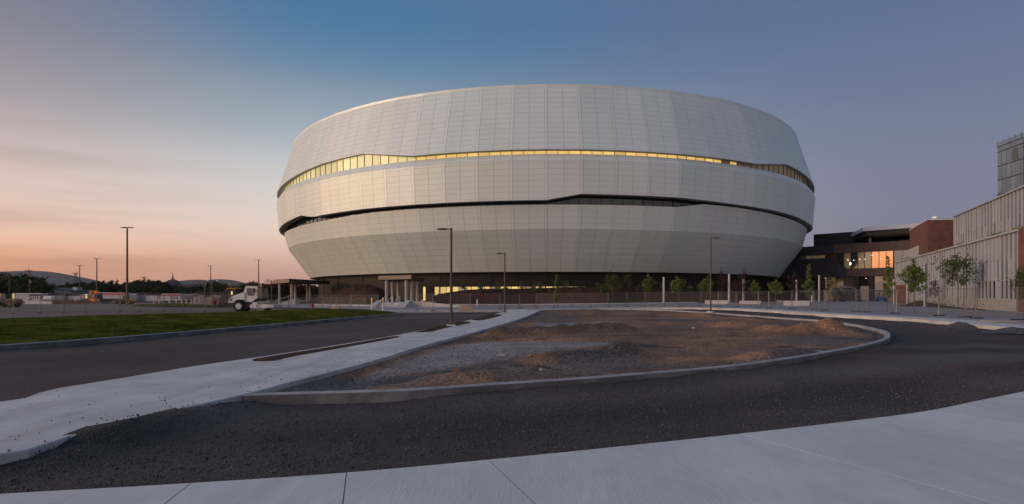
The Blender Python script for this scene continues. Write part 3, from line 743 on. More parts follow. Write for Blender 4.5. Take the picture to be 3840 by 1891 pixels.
# ------------------------------------------------------------------ entrance canopies, steps
def canopy(label, poly, ztop, th, cols, zc0, nlit):
    c = np.mean(poly, 0); t = thing('entrance_canopy', label, 'canopy', (c[0], c[1], 0))
    P_ = [(p[0] - c[0], p[1] - c[1]) for p in poly]
    s = MB().prism(P_, ztop - th, ztop).build('roof_slab', 'canopy_dark', t)
    # thin board whose brown puts the sunset light on this face into colour
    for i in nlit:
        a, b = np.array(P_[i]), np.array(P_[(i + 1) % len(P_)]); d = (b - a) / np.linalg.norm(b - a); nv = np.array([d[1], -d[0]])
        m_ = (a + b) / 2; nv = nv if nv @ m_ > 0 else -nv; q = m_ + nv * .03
        MB().box((q[0], q[1], ztop - th / 2), (np.linalg.norm(b - a), .06, th + .04), math.atan2(d[1], d[0])).build('lit_face', 'canopy_lit_face', s)
    for x, y in cols:
        MB().lathe((x - c[0], y - c[1], 0), [(.27, zc0), (.27, ztop - th - .22), (.13, ztop - th - .2), (.13, ztop - th)], 16).build('column', 'concrete_col', t, smooth=False)
    return t
YA = 115
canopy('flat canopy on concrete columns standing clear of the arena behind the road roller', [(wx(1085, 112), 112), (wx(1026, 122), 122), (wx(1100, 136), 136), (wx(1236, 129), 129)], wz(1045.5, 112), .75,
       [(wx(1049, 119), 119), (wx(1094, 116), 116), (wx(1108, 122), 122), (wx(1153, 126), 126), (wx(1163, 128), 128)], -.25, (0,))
YB = 92
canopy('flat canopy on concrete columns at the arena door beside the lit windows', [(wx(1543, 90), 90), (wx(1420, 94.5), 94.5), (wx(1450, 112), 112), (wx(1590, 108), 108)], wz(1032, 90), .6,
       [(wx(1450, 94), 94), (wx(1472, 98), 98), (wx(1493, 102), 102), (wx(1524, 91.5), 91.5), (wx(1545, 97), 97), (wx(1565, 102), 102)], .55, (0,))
st = thing('entrance_steps', 'wide concrete steps with sloping side walls below the canopy by the arena door', 'steps', (wx(1480, 82), 82, 0))
sx = wx(1480, 82)
def sl(x, Y): return wx(x, Y) - sx
for i in range(5):
    y0 = 80 + i * .6 - 82; MB().bx(sl(1420, 82), sl(1520, 82), y0, 8.0 if i == 4 else y0 + .62, -.1, .02 + .12 * (i + 1)).build('step', 'concrete', st)
MB().bx(sl(1420, 82), sl(1560, 82), 1.05, 26, -.1, .55).build('landing', 'concrete', st)
for x in (1414, 1524):
    MB().prismY([(-.35, -.1), (.35, -.1), (.35, .75), (-.35, .75)], 0, 0.01)
    w_ = MB(); w_.add([(sl(x, 82) - .35, -2.6, -.1), (sl(x, 82) + .35, -2.6, -.1), (sl(x, 82) + .35, 1.4, -.1), (sl(x, 82) - .35, 1.4, -.1), (sl(x, 82) - .35, -2.6, .25), (sl(x, 82) + .35, -2.6, .25), (sl(x, 82) + .35, 1.4, 1.0), (sl(x, 82) - .35, 1.4, 1.0)],
               [(0, 3, 2, 1), (4, 5, 6, 7), (0, 1, 5, 4), (1, 2, 6, 5), (2, 3, 7, 6), (3, 0, 4, 7)]); w_.build('side_wall', 'concrete', st)
for x in (1440, 1468, 1495):
    MB().path([(sl(x, 82), -2.0, .15), (sl(x, 82), -2.0, 1.05), (sl(x, 82), .9, 1.55), (sl(x, 82), .9, .6)], .03).build('handrail', 'rib', st)
rw = thing('ramp_wall', 'long low concrete ramp wall descending beside the entrance steps', 'ramp', (wx(1600, 82), 82, 0))
v_ = [(sl(1526, 84) + sx - wx(1600, 82), 1.6, -.1), (wx(1760, 80) - wx(1600, 82), -2, -.1), (wx(1760, 80) - wx(1600, 82), -2, .18), (sl(1526, 84) + sx - wx(1600, 82), 1.6, .95)]
MB().add(v_ + [(p[0], p[1] + .4, p[2]) for p in v_], [(0, 1, 2, 3), (7, 6, 5, 4), (3, 2, 6, 7), (0, 4, 5, 1), (1, 5, 6, 2), (0, 3, 7, 4)]).build('wall', 'concrete', rw)
st2 = thing('side_stair', 'narrow concrete stair rising below the canopy behind the road roller', 'steps', (wx(1078, 110), 110, 0))
for i in range(7): MB().bx(-1.9 + .55 * i, -1.35 + .55 * i, -1.2, 1.2, -.3, .0 + .17 * i).build('step', 'concrete', st2)
MB().path([(-1.9, -1.25, .7), (1.9, -1.25, 1.9), (1.9, -1.25, 1.0)], .03).build('handrail', 'rib', st2)

# ------------------------------------------------------------------ planted berms round the base
def berm_h(X, Y):
    dx, dy = X - ACX, ACY - Y; r = np.hypot(dx, dy); ph = np.degrees(np.arctan2(dx, dy))
    hp = np.interp(ph, [-58, -50, -44, -39, -35, -31.5, -30, -23, -22, -20.8, -16.4, -13.3, -4, 4, 9, 34, 48, 60], [0, 2.2, 3.8, 4.2, 3.4, .6, 0, 0, 1.2, 2.1, 2.75, 2.98, 3.02, 3.2, 3.4, 2.4, 1.2, .3])
    t = np.clip(1 - (r - 62.9) / 9.5, 0, 1); s = t * t * (3 - 2 * t)
    return gz(X) - .06 + hp * s + .06 * fbm(X, Y, .4, 3, 50) * (t > 0)
def arc(r, a0, a1, n=40):
    return [(ACX + r * math.sin(R_(a)), ACY - r * math.cos(R_(a))) for a in np.linspace(a0, a1, n)]
for a0, a1 in ((-60, -29.6), (-23.2, 62)):
    poly = arc(62.7, a0, a1) + arc(73.0, a1, a0); o = region('planted_berm', poly, .6, berm_h, 'mulch')
# ------------------------------------------------------------------ buildings on the right
mat('fin', (.41, .42, .45), var=.06, vs=2, rough=.6)
mat('panel_grey', (.185, .205, .225), var=.1, vs=.8, rough=.25, spec=.6)
mat('panel_pale', (.30, .32, .34), var=.08, vs=.8, rough=.3, spec=.6)
mat('pane_sky', (.16, .19, .21), var=.1, vs=.6, rough=.08, spec=.9, metal=.35)
mat('pane_dark', (.02, .022, .026), var=.1, rough=.08, spec=.6)
mat('bronze', (.085, .052, .046), (.11, .068, .06), vs=.7, rough=.5, metal=.2)
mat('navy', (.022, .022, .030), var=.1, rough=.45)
mat('black_metal', (.016, .014, .016), var=.1, rough=.55)
mat('white_fascia', (.62, .66, .72), var=.05, rough=.5)
mat('wood_soffit', (.11, .05, .03), var=.1, rough=.6)
mat('mirror_glass', (.185, .108, .07), var=.03, vs=.4, rough=.05, metal=.85)
mat('tower_skin', (.13, .165, .21), var=.1, vs=.3, rough=.3, spec=.6)
mat('roof_gravel', (.2, .2, .2), var=.1)
lit_mat('lit_dim', (1.0, .62, .18), .09, .8)
lit_mat('lit_lamp', (1.0, .84, .6), 3.0, .1)
def brick_mat():
    m = mat('brick', (.145, .055, .036), var=.2, vs=1.2, rough=.9); t = m.node_tree; n = t.nodes; lk = t.links.new; b = n['Principled BSDF']
    src = b.inputs['Base Color'].links[0].from_socket
    sp = n.new('ShaderNodeSeparateXYZ'); lk(n['Geometry'].outputs['Position'], sp.inputs[0])
    ad = n.new('ShaderNodeMath'); ad.operation = 'ADD'; lk(sp.outputs[0], ad.inputs[0]); lk(sp.outputs[1], ad.inputs[1])
    cb = n.new('ShaderNodeCombineXYZ'); lk(ad.outputs[0], cb.inputs[0]); lk(sp.outputs[2], cb.inputs[1])
    br = n.new('ShaderNodeTexBrick'); br.inputs['Scale'].default_value = 1; br.inputs['Brick Width'].default_value = .26; br.inputs['Row Height'].default_value = .09; br.inputs['Mortar Size'].default_value = .012
    br.inputs['Color1'].default_value = (.75, .7, .7, 1); br.inputs['Color2'].default_value = (1.35, 1.2, 1.1, 1); br.inputs['Mortar'].default_value = (1.5, 2.4, 2.8, 1); lk(cb.outputs[0], br.inputs['Vector'])
    mx = n.new('ShaderNodeMix'); mx.data_type = 'RGBA'; mx.blend_type = 'MULTIPLY'; mx.inputs[0].default_value = 1; lk(src, mx.inputs[6]); lk(br.outputs[0], mx.inputs[7]); lk(mx.outputs[2], b.inputs['Base Color'])
brick_mat()

U = np.array([.415, .91]); U /= np.linalg.norm(U); NV = np.array([U[1], -U[0]])
ANG = math.atan2(U[1], U[0])
FA = np.array([41.1, 46.0])
lib = thing('library_building', 'long low building with pale vertical fins and grey glass panels on a plinth', 'building', (FA[0], FA[1], .4), ANG)
# local frame: x runs along the facade away from the camera, y = -depth into the building, z up from .4
def lib_box(name, x0, x1, y0, y1, z0, z1, m, parent=lib): return MB().bx(x0, x1, y0, y1, z0, z1).build(name, m, parent)
ZR = 6.54
lib_box('core', .3, 50.4, -9, -.25, 0, ZR - .05, 'wall_dark')
lib_box('roof', .2, 50.5, -9, -.02, ZR - .04, ZR + .10, 'roof_gravel')
lib_box('parapet', .2, 50.6, -.28, .20, ZR - .02, ZR + .16, 'fin')
lib_box('plinth', .3, 42, -.3, .12, -.3, 1.02, 'concrete_col')
lib_box('end_pier', 50.2, 50.55, -9, .1, 2.9, ZR - .06, 'fin')
lib_box('brick_base', 42, 50.45, -.3, .05, -.3, 2.9, 'brick')
lib_box('brick_wing', -14, .3, -9, .05, -.3, ZR + .2, 'brick')
rr = random.Random(3)
rows_ = [(1.03, 2.58), (2.68, 4.36), (4.46, 6.5)]
for i in range(50):
    x0 = .35 + i * 1.0
    lo = 1.0 if x0 < 42 else 2.92
    MB().bx(-.08, .08, -.2, .08, lo, ZR - .03).build('fin', 'fin', lib, loc=(x0, 0, 0))
    for r, (a, b) in enumerate(rows_):
        if x0 >= 42 and r == 0: continue
        p = rr.random()
        if r == 0: m = 'pane_dark' if p < (.62 if x0 < 14 else .3) else ('panel_grey' if p < .8 else 'panel_pale')
        elif r == 1: m = 'pane_dark' if p < .09 else ('panel_grey' if p < .55 else 'panel_pale' if p < .8 else 'pane_sky')
        else: m = 'panel_grey' if p < .5 else 'panel_pale' if p < .9 else 'pane_sky'
        wdt = .93 if p > .3 else .80
        MB().bx(.07, .07 + wdt - .02, -.12, -.02, a, b).build('facade_panel', m, lib, loc=(x0, 0, 0))
        if r == 0 and i in (7, 8, 4): MB().bx(.3, .55, -.05, -.04, 1.2, 2.0).build('lit_window', 'lit_dim', lib, loc=(x0, 0, 0))
d_ = MB().bx(5.1, 5.9, -.02, .10, -.3, 2.75).build('door', 'fin', lib)
MB().bx(5.3, 5.7, .105, .115, .1, 2.6).build('door_pane', 'pane_dark', d_)
# set-back upper floor
OFF = -4.0
lib_box('upper_core', -14, 34.9, -16, OFF - .2, ZR, 11.75, 'wall_dark')
lib_box('upper_roof', -14, 35.0, -16, OFF + .2, 11.78, 11.95, 'fin')
for i in range(46):
    x0 = -10.6 + i * 1.0
    if x0 > 34.9: break
    MB().bx(-.08, .08, OFF - .2, OFF + .08, ZR + .1, 11.77).build('fin', 'fin', lib, loc=(x0, 0, 0))
    for r, (a, b) in enumerate(((ZR + .1, 7.9), (7.94, 9.2), (9.24, 11.74))):
        p = rr.random()
        m = ('pane_dark' if p < .6 else 'pane_sky') if r == 0 else ('pane_sky' if p < .35 else 'panel_grey' if p < .7 else 'panel_pale') if r == 1 else ('panel_grey' if p < .6 else 'panel_pale')
        MB().bx(.07, .92, OFF - .12, OFF - .02, a, b).build('upper_panel', m, lib, loc=(x0, 0, 0))
MB().bx(34.92, 35.06, -16, OFF + .1, ZR, 11.77).build('end_pier', 'fin', lib)

bb = thing('brick_building', 'red brick block with a flat roof rising behind the finned building', 'building', (66, 84, .4))
bp_ = [(58.6 - 66, 80.2 - 84), (74 - 66, 78.4 - 84), (80 - 66, 90 - 84), (65 - 66, 93 - 84)]
MB().prism(bp_, -.3, 11.9).build('wall', 'brick', bb)
cap = MB().prism([(p[0] * 1.012, p[1] * 1.012) for p in bp_], 11.91, 12.08).build('roof_cap', 'white_fascia', bb)
for x in (3507, 3537, 3556):
    X_ = wx(x, 84); MB().lathe((X_ - 66, 0, 12.08), [(.28, 0), (.28, .55), (.45, .6), (.45, .8), (.2, .95)] if x == 3507 else [(.22, 0), (.22, .3), (.3, .35), (.24, .55), (.1, .62)], 12).build('roof_vent', 'rib' if x == 3507 else 'navy', cap)
fd = np.array([65 - 58.6, 93 - 80.2]); fl = np.linalg.norm(fd); fd /= fl
win = MB().box((0, 0, 0), (7.6, .1, 2.3), math.atan2(fd[1], fd[0])).build('window', 'pane_sky', bb, loc=(65 - 66 - fd[0] * 4.6 - .04, 93 - 84 - fd[1] * 4.6 + .04, 7.55))
for k in range(9):
    q = (k - 4) * .93; MB().box((fd[0] * q - .09, fd[1] * q + .06, 0), (.18, .22, 2.4), math.atan2(fd[1], fd[0])).build('window_fin', 'fin', win)

tw = thing('office_tower', 'grey glass office tower with projecting floor ledges and a rooftop glass railing', 'building', (140, 152, .3))
tp = [(136.6 - 140, 160 - 152), (135.1 - 140, 151 - 152), (134 - 140, 144 - 152), (152 - 140, 142 - 152), (154 - 140, 162 - 152)]
MB().prism(tp, -.3, 43.0).build('wall', 'tower_skin', tw)
for z in (10, 14, 18, 22, 26, 29.6, 33.6, 37.5, 41.5, 43.0): MB().prism([(p[0] * 1.03, p[1] * 1.02) for p in tp], z, z + .18).build('floor_ledge', 'navy', tw)
a, b = np.array(tp[0]), np.array(tp[1])
for k in range(5):
    q = a + (b - a) * (k + .5) / 5
    for z in (30, 34, 38): MB().box((q[0] - .03, q[1], z + 1.8), (.05, 1.55, 3.2), math.atan2(1.5, 9) * -1).build('glass_panel', 'tower_skin' if (k + z) % 3 else 'pane_sky', tw)
q = a + (b - a) * .82
lv_ = MB().box((q[0] - .1, q[1], 39.4), (.1, 2.2, 3.3)).build('louvre', 'panel_grey', tw)
for j in range(12): MB().box((q[0] - .17, q[1], 38 + j * .26), (.08, 2.2, .1), 0, 0, .4).build('louvre_slat', 'navy', lv_)
c_, d2 = np.array(tp[1]), np.array(tp[2]); q = (c_ + d2) / 2
MB().box((q[0] - .05, q[1] , 22), (.1, 5.2, 41), -.155).build('dark_glazing', 'pane_dark', tw)
for k in range(8):
    q = a + (np.array(tp[2]) - a) * k / 7; MB().bx(-.06, .06, -.06, .06, 43.2, 44.6).build('railing_post', 'navy', tw, loc=(q[0], q[1], 0))
q = (a + np.array(tp[2])) / 2; MB().box((q[0] - .02, q[1], 43.8), (.04, 16, .9), -.155).build('railing_glass', 'pane_sky', tw)

# ------------------------------------------------------------------ dark link building between arena and library
LA = np.array([wx(2925, 146), 146.0]); LB = LA + 48 * np.array([.70, -.714])
LU = (LB - LA) / np.linalg.norm(LB - LA); LLEN = np.linalg.norm(LB - LA)
lk_ = thing('link_building', 'dark metal link building with a sunset tinted glass band and a white edged roof', 'building', (LA[0], LA[1], .5), math.atan2(LU[1], LU[0]))
def ls(x, d=0.0):
    """Distance along the link facade under photo column x (d = depth behind the facade)."""
    t = (x - 1920) / FPX; A0 = LA + np.array([-LU[1], LU[0]]) * d
    return float((t * A0[1] - A0[0]) / (LU[0] - t * LU[1]))
def lz(x, y, d=0.0):
    s = ls(x, d); Y = LA[1] + LU[1] * s + LU[0] * d; return wz(y, Y) - .5
def lbox(name, x0, x1, d0, d1, z0, z1, m, parent=lk_): return MB().bx(ls(x0), ls(x1), d0, d1, z0, z1).build(name, m, parent)
zb1, zb2, zb3, zb4 = lz(3351, 940), lz(3351, 905), lz(3351, 1003), lz(3351, 1034)
lbox('core', 2800, 3560, .8, 22, 0, zb2 - .1, 'wall_dark')
bk = lbox('rear_block', 3000, 3330, 10, 26, 0, lz(3120, 875, 10), 'black_metal')
lbox('upper_fascia', 3128, 3560, -.1, .8, zb1, zb2, 'bronze'); lbox('upper_fascia', 2930, 3127.5, -.08, .8, zb1, zb2 - .1, 'navy')  # navy left stretch: shade on the same bronze cladding, put into its colour
x_ = 3140
while x_ < 3420:
    lbox('fascia_seam', x_, x_ + .8, -.13, -.09, zb1, zb2, 'black_metal'); lbox('fascia_seam', x_, x_ + .8, -.13, -.09, zb4, zb3, 'black_metal'); x_ += 28
lbox('lower_fascia', 3176, 3353, -.1, .8, zb4, zb3, 'bronze')
# solid dark wall at the left whose right edge is cut on the diagonal
nw = MB(); s0, s1, s2 = ls(2930), ls(3108), ls(3176)
nw.add([(s0, 0, zb4), (s2, 0, zb4), (s2, 0, zb3), (s1 + .2, 0, zb1 - 1.1), (s0, 0, zb1 - 1.1), (s0, .8, zb4), (s2, .8, zb4), (s2, .8, zb3), (s1 + .2, .8, zb1 - 1.1), (s0, .8, zb1 - 1.1)], [(0, 1, 2, 3, 4), (0, 5, 6, 1), (1, 6, 7, 2), (2, 7, 8, 3), (3, 8, 9, 4)])
nw.build('side_wall', 'navy', lk_)
lbox('window_head', 2930, 3108, .05, .8, zb1 - .25, zb1, 'navy'); lbox('window_backing', 2930, 3108, .45, .8, zb1 - 1.1, zb1 - .25, 'black_metal')
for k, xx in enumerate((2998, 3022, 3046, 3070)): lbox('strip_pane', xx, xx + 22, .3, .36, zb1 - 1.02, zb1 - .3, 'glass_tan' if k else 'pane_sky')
ed = [3108, 3138, 3163, 3188, 3214, 3240, 3267, 3294, 3321, 3351]
for k, (a, b) in enumerate(zip(ed, ed[1:])):
    lbox('pane', a + .6, b - .6, .5, .56, zb3 + .02, zb1 - .02, 'mirror_glass' if k >= 6 or k in (0,) else ('glass_tan' if k in (2, 4) else 'glass_dark'))  # copper and dark panes paint the sunset and arena reflections pane by pane
    lbox('mullion', b - .5, b + .5, .3, .55, zb3, zb1, 'frame_dark')
for xx, yy in ((3187, 989), (3200, 976), (3178, 975), (3222, 972), (3268, 958), (3303, 970), (3242, 972)):
    MB().lathe((ls(xx), .40, lz(xx, yy)), [(.06, -.05), (.16, 0), (.06, .05)] if xx != 3187 else [(.1, -.35), (.2, 0), (.1, .35)], 8).build('lamp', 'lit_lamp', lk_)
for a, b in ((3352, 3384), (3385, 3417), (3418, 3450)):
    lbox('side_pane', a, b, -.02, .06, zb4 - .4, zb1 - .03, 'panel_grey')
lbox('end_post', 3349, 3353, -.2, .8, 0, zb1, 'frame_dark')
# ground floor under the overhang
for a, b, m in ((2990, 3040, 'bronze'), (3040, 3096, 'pane_dark'), (3097, 3130, 'lit_dim'), (3131, 3160, 'pane_dark'), (3161, 3196, 'bronze'), (3222, 3256, 'panel_grey'), (3276, 3315, 'pane_dark'), (3316, 3349, 'lit_dim')):
    lbox('shopfront_pane', a, b, .70, .78, 0 if m != 'panel_grey' else .1, zb4 - .1 if m != 'panel_grey' else zb4 - 2.3, m)
for a, b in ((3197, 3221), (3257, 3275)): lbox('pier', a, b, .1, .79, 0, zb4 - .02, 'black_metal')
lbox('door_strip', 3240, 3246, .5, .69, .2, 3.2, 'lit_dim')
for xx, yy in ((3091, 1043), (3206, 1041), (3198, 1052), (3246, 1044)): MB().lathe((ls(xx), .5, lz(xx, yy)), [(.05, -.04), (.14, 0), (.05, .04)], 8).build('downlight', 'lit_lamp', lk_)
text_mesh('sign_lettering', 'OUEST', 1.1, 'panel_pale', lk_, .03, (ls(3293), .62, lz(3293, 1063)), (R_(90), 0, 0))
# floating roof with a pale edge
zc1, zc0 = lz(3300, 853), lz(3300, 867)
rp = [(ls(3247), -2.5), (ls(3560), -2.5), (ls(3560), 14), (ls(3192, 10), 10)]
ro = MB().prism(rp, zc0, zc1).build('roof_edge', 'white_fascia', lk_)
MB().prism([(p[0] + (.5 if i in (0, 3) else 0), p[1] + (.5 if i < 2 else 0)) for i, p in enumerate(rp)], zc0 - 1.1, zc0 - .003).build('roof_beam', 'black_metal', ro)
MB().prism([(p[0] + (1.8 if i in (0, 3) else 0), p[1] + (1.5 if i < 2 else 0)) for i, p in enumerate(rp)], zc0 - 1.35, zc0 - 1.103).build('roof_soffit', 'wood_soffit', ro)
MB().tube((ls(3261), .4, zb2 - .1), (ls(3261), .4, zc0 - 1.3), .28, .28, 12).build('roof_column', 'panel_grey', lk_)
# ------------------------------------------------------------------ vegetation
mat('leaf_green', (.07, .105, .02), (.15, .19, .045), vs=2.5, rough=.7, spec=.25)
mat('leaf_deep', (.035, .055, .014), (.08, .105, .028), vs=1.0, rough=.8, spec=.2)
mat('leaf_far', (.018, .028, .009), (.050, .066, .019), vs=.15, rough=.9, spec=.1)
mat('leaf_olive', (.030, .042, .012), (.075, .09, .028), vs=.15, rough=.9, spec=.1)
mat('leaf_purple', (.035, .014, .016), (.065, .028, .028), vs=2, rough=.8, spec=.2)
mat('leaf_sage', (.07, .085, .045), (.13, .15, .08), vs=2, rough=.8, spec=.2)
mat('leaf_brown', (.040, .022, .016), (.070, .040, .026), vs=.6, rough=.9, spec=.1)
mat('bark', (.13, .10, .085), var=.25, vs=6, rough=.9, bump=.5, bs=30)
def leaf_cloud(pts, size, r):
    """One folded pair of triangles per point."""
    n = len(pts); P_ = np.asarray(pts); a = r.normal(size=(n, 3)); a /= np.linalg.norm(a, axis=1)[:, None]; b = r.normal(size=(n, 3)); b -= (b * a).sum(1)[:, None] * a; b /= np.linalg.norm(b, axis=1)[:, None]
    s = size * r.uniform(.55, 1.25, (n, 1)); v = np.stack([P_ - a * s, P_ + b * s * .5, P_ + a * s, P_ - b * s * .5], 1).reshape(-1, 3)
    return v, np.arange(4 * n).reshape(-1, 4)
def tree_meshes(h, rad, base, nl, leaf, seed, shape='oval', limbs=9, tr=.05, sparse=.35):
    """Trunk with limbs and twigs; leaves sit along the twigs so the crown has gaps and clumps."""
    r = np.random.default_rng(seed); mb = MB(); lean = r.normal(0, .02, 2)
    top = np.array([lean[0] * h, lean[1] * h, h * .93]); prev = np.zeros(3); segs = 5
    for i in range(segs):
        t = (i + 1) / segs; p = top * t + np.r_[r.normal(0, .012 * h, 2), 0] * (i < segs - 1); mb.tube(prev, p, tr * (1 - .8 * i / segs), tr * (1 - .8 * t) + .004, 6, False); prev = p
    pts = []
    for i in range(limbs):
        u = (i + .5) / limbs; z = base + (h * .9 - base) * u; az = i * 2.399 + r.uniform(-.4, .4)
        if shape == 'oval': l = rad * (.55 + .75 * math.sin(math.pi * min(1, u * .85 + .15))) * r.uniform(.75, 1.15)
        elif shape == 'cone': l = rad * (1.15 - .95 * u) * r.uniform(.7, 1.2)
        else: l = rad * r.uniform(.65, 1.2)
        st_ = top * (z / (h * .93)) * .9; up_ = r.uniform(.35, .9) if shape != 'round' else r.uniform(.1, .9)
        d = np.array([math.cos(az), math.sin(az), up_]); d /= np.linalg.norm(d); e = st_ + d * l; mid_ = (st_ + e) / 2 + r.normal(0, .05 * l, 3) - np.array([0, 0, .05 * l])
        mb.tube(st_, mid_, tr * .45 * (1 - .5 * u), tr * .28, 5, False); mb.tube(mid_, e, tr * .28, .004, 5, False)
        k = nl // limbs
        for q in range(4):
            t0 = r.uniform(.3, 1); b0 = st_ * (1 - t0) + e * t0; tw_ = b0 + (r.normal(0, 1, 3) + np.array([0, 0, .35])) * l * .28
            mb.tube(b0, tw_, tr * .12 + .003, .003, 4, False); n = k // 5; tt = r.uniform(0, 1.15, (n, 1)); pts.append(b0 + (tw_ - b0) * tt + r.normal(0, l * .09 + .02, (n, 3)))
        n = k // 5; tt = r.uniform(sparse, 1.05, (n, 1)); pts.append(st_ + (e - st_) * tt + r.normal(0, l * .10 + .02, (n, 3)))
    n = max(4, nl // 12); tt = r.uniform(.75, 1.08, (n, 1)); pts.append(top * tt + r.normal(0, rad * .12, (n, 3)))
    v, f = leaf_cloud(np.concatenate(pts), leaf, r)
    m1_ = bpy.data.meshes.new('trunk'); m1_.from_pydata(mb.v, [], mb.f); m2_ = bpy.data.meshes.new('crown'); m2_.from_pydata(v.tolist(), [], f.tolist())
    return m1_, m2_
def put_tree(name, label, cat, meshes, leafmat, loc, rz=0, sc=1.0, group=None):
    t = thing(name, label, cat, loc, rz, group); t.scale = (sc,) * 3 if not isinstance(sc, tuple) else sc
    for nm, me_, m_ in (('trunk', meshes[0], 'bark'), ('crown', meshes[1], leafmat)):
        o = bpy.data.objects.new(nm, me_); COL.objects.link(o); o.parent = t
        if not me_.materials: me_.materials.append(MATS[m_])
    return t
def tree_at(x, ybase, ytop, meshes, h0, leafmat, name, label, cat='tree', wsc=1.0, rz=None, group=None, dz=0, Yo=None):
    X, Y = px(x, ybase, dz) if Yo is None else (wx(x, Yo), Yo); h = (ybase - ytop) / FPX * Y if Yo is None else wz(ytop, Yo) - G(X) - dz; s = h / h0
    return put_tree(name, label, cat, meshes, leafmat, (X, Y, G(X) + dz - .02), rr.uniform(0, 6) if rz is None else rz, (s * wsc, s * wsc, s), group)
YT = [tree_meshes(4, .75, 1.75, 1700, .10, 101 + i, 'oval', 16, .035) for i in range(3)]
WT = tree_meshes(4, 1.5, 1.6, 1500, .105, 120, 'oval', 15, .045)
ST = tree_meshes(4, .55, .9, 1200, .09, 130, 'cone', 18, .03)
BT = tree_meshes(4, .6, 1.2, 600, .08, 140, 'oval', 15, .03)
SH = [tree_meshes(1.2, .5, .15, 800, .075, 150 + i, 'round', 12, .02) for i in range(3)]
tree_at(3429, 1178, 972, YT[0], 4, 'leaf_green', 'young_tree', 'dense green young tree in a staked hole beside the grey post', wsc=.95)
tree_at(3592, 1150, 958, WT, 4, 'leaf_deep', 'young_tree', 'wide spreading young tree on the mulch mound before the finned facade', wsc=.9, rz=.4, dz=.5, Yo=54)
tree_at(3838, 1199, 1004, WT, 4, 'leaf_green', 'young_tree', 'spreading young tree beside the brick wing of the finned building', wsc=.55, rz=2)
tree_at(3326, 1164, 964, ST, 4, 'leaf_green', 'young_tree', 'slender young tree with a red brown trunk before the sunset tinted glass', wsc=.95)
tree_at(3037, 1152, 993, ST, 4, 'leaf_sage', 'young_tree', 'slender conical young tree beside the longest concrete bench', wsc=1.1, rz=1)
tree_at(2090, 1155, 1031, ST, 4, 'leaf_green', 'young_tree', 'slender yellowish young tree in the paving where the fence meets the diagonal sidewalk', wsc=1.1, rz=2)
tree_at(2300, 1139, 1029, WT, 4, 'leaf_green', 'young_tree', 'broad bushy green young tree standing on the berm slope', wsc=1.0, rz=3)
for x, yb, yt, lab in ((2430, 1138, 1030, 'narrow green young tree between the bushy tree and the first white post'), (2542, 1143, 1035, 'bright green young tree just past the first white post'),
                       (2649, 1141, 1034, 'green young tree directly behind the lamp post on the island'), (2832, 1141, 1050, 'low green young tree behind the second concrete bench'), (2908, 1142, 1046, 'low bright green young tree behind the short bench')):
    tree_at(x, yb, yt, YT[x % 3], 4, 'leaf_green', 'young_tree', lab, wsc=1.15)
for x, yb, yt in ((2706, 1141, 1004), (2790, 1141, 1003), (2975, 1140, 1012), (3100, 1135, 1010)):
    tree_at(x, yb, yt, BT, 4, 'leaf_purple', 'bare_young_tree', 'nearly bare young tree with a few dark purple leaves behind the benches', wsc=1.1, group='purple leaved young trees')
tree_at(3500, 1135, 1038, BT, 4, 'leaf_purple', 'bare_young_tree', 'nearly bare purple leaved tree against the finned facade', wsc=1.2, Yo=66)
tree_at(2760, 1142, 1045, BT, 4, 'leaf_sage', 'bare_young_tree', 'thin sage green young tree between the two tall white posts')
def on_ring(x, r):
    t = (x - 1920) / FPX; a = 1 + t * t; b = -2 * (t * ACX + ACY); c = ACX ** 2 + ACY ** 2 - r * r
    Y = (-b - math.sqrt(b * b - 4 * a * c)) / (2 * a); return t * Y, Y
shx = [1741, 1804, 1868, 1895, 1957, 2001, 2028, 2063, 2125, 2175, 2241, 2260, 2364, 2392, 2482, 2589, 2622]
for i, x in enumerate(shx):
    X, Y = on_ring(x, (64.6, 66.2, 65.3, 67)[i % 4]); z = float(berm_h(np.array([X]), np.array([Y]))[0])
    put_tree('shrub', 'small rounded grey green shrub planted along the top of the berm', 'shrub', SH[i % 3], 'leaf_sage', (X, Y, z - .05), i * 1.3, rr.uniform(.85, 1.35), 'shrubs on the berm')
for i, x in enumerate((1300, 1335, 1372, 1410, 1250)):
    X, Y = on_ring(x, (65.5, 66.5)[i % 2]); z = float(berm_h(np.array([X]), np.array([Y]))[0])
    put_tree('shrub', 'small green shrub on the smaller berm left of the entrance steps', 'shrub', SH[i % 3], 'leaf_green', (X, Y, z - .05), i, rr.uniform(.8, 1.2), 'shrubs on the small berm')
# low planting as one mass on the berm fronts
pts = []
for x0, x1, r0, r1, n in ((1690, 1770, 68, 70, 700), (1520, 1830, 69.5, 72.3, 900), (2270, 2430, 69.5, 72.5, 1600), (1290, 1420, 68.5, 71.8, 900), (2500, 2640, 70, 72.6, 500)):
    xs = rng.uniform(x0, x1, n // 8); 
    for x in xs:
        X, Y = on_ring(x, rng.uniform(r0, r1)); z = float(berm_h(np.array([X]), np.array([Y]))[0])
        pts.append(np.array([X, Y, z + .12]) + rng.normal(0, .16, (8, 3)) * np.array([1, 1, .8]))
v, f = leaf_cloud(np.concatenate(pts), .14, rng); me = bpy.data.meshes.new('ground_plants'); me.from_pydata(v.tolist(), [], f.tolist())
tag(link('ground_plants', me, 'leaf_deep'), 'low green ground cover plants on the front of the berms', 'plants', kind='stuff')
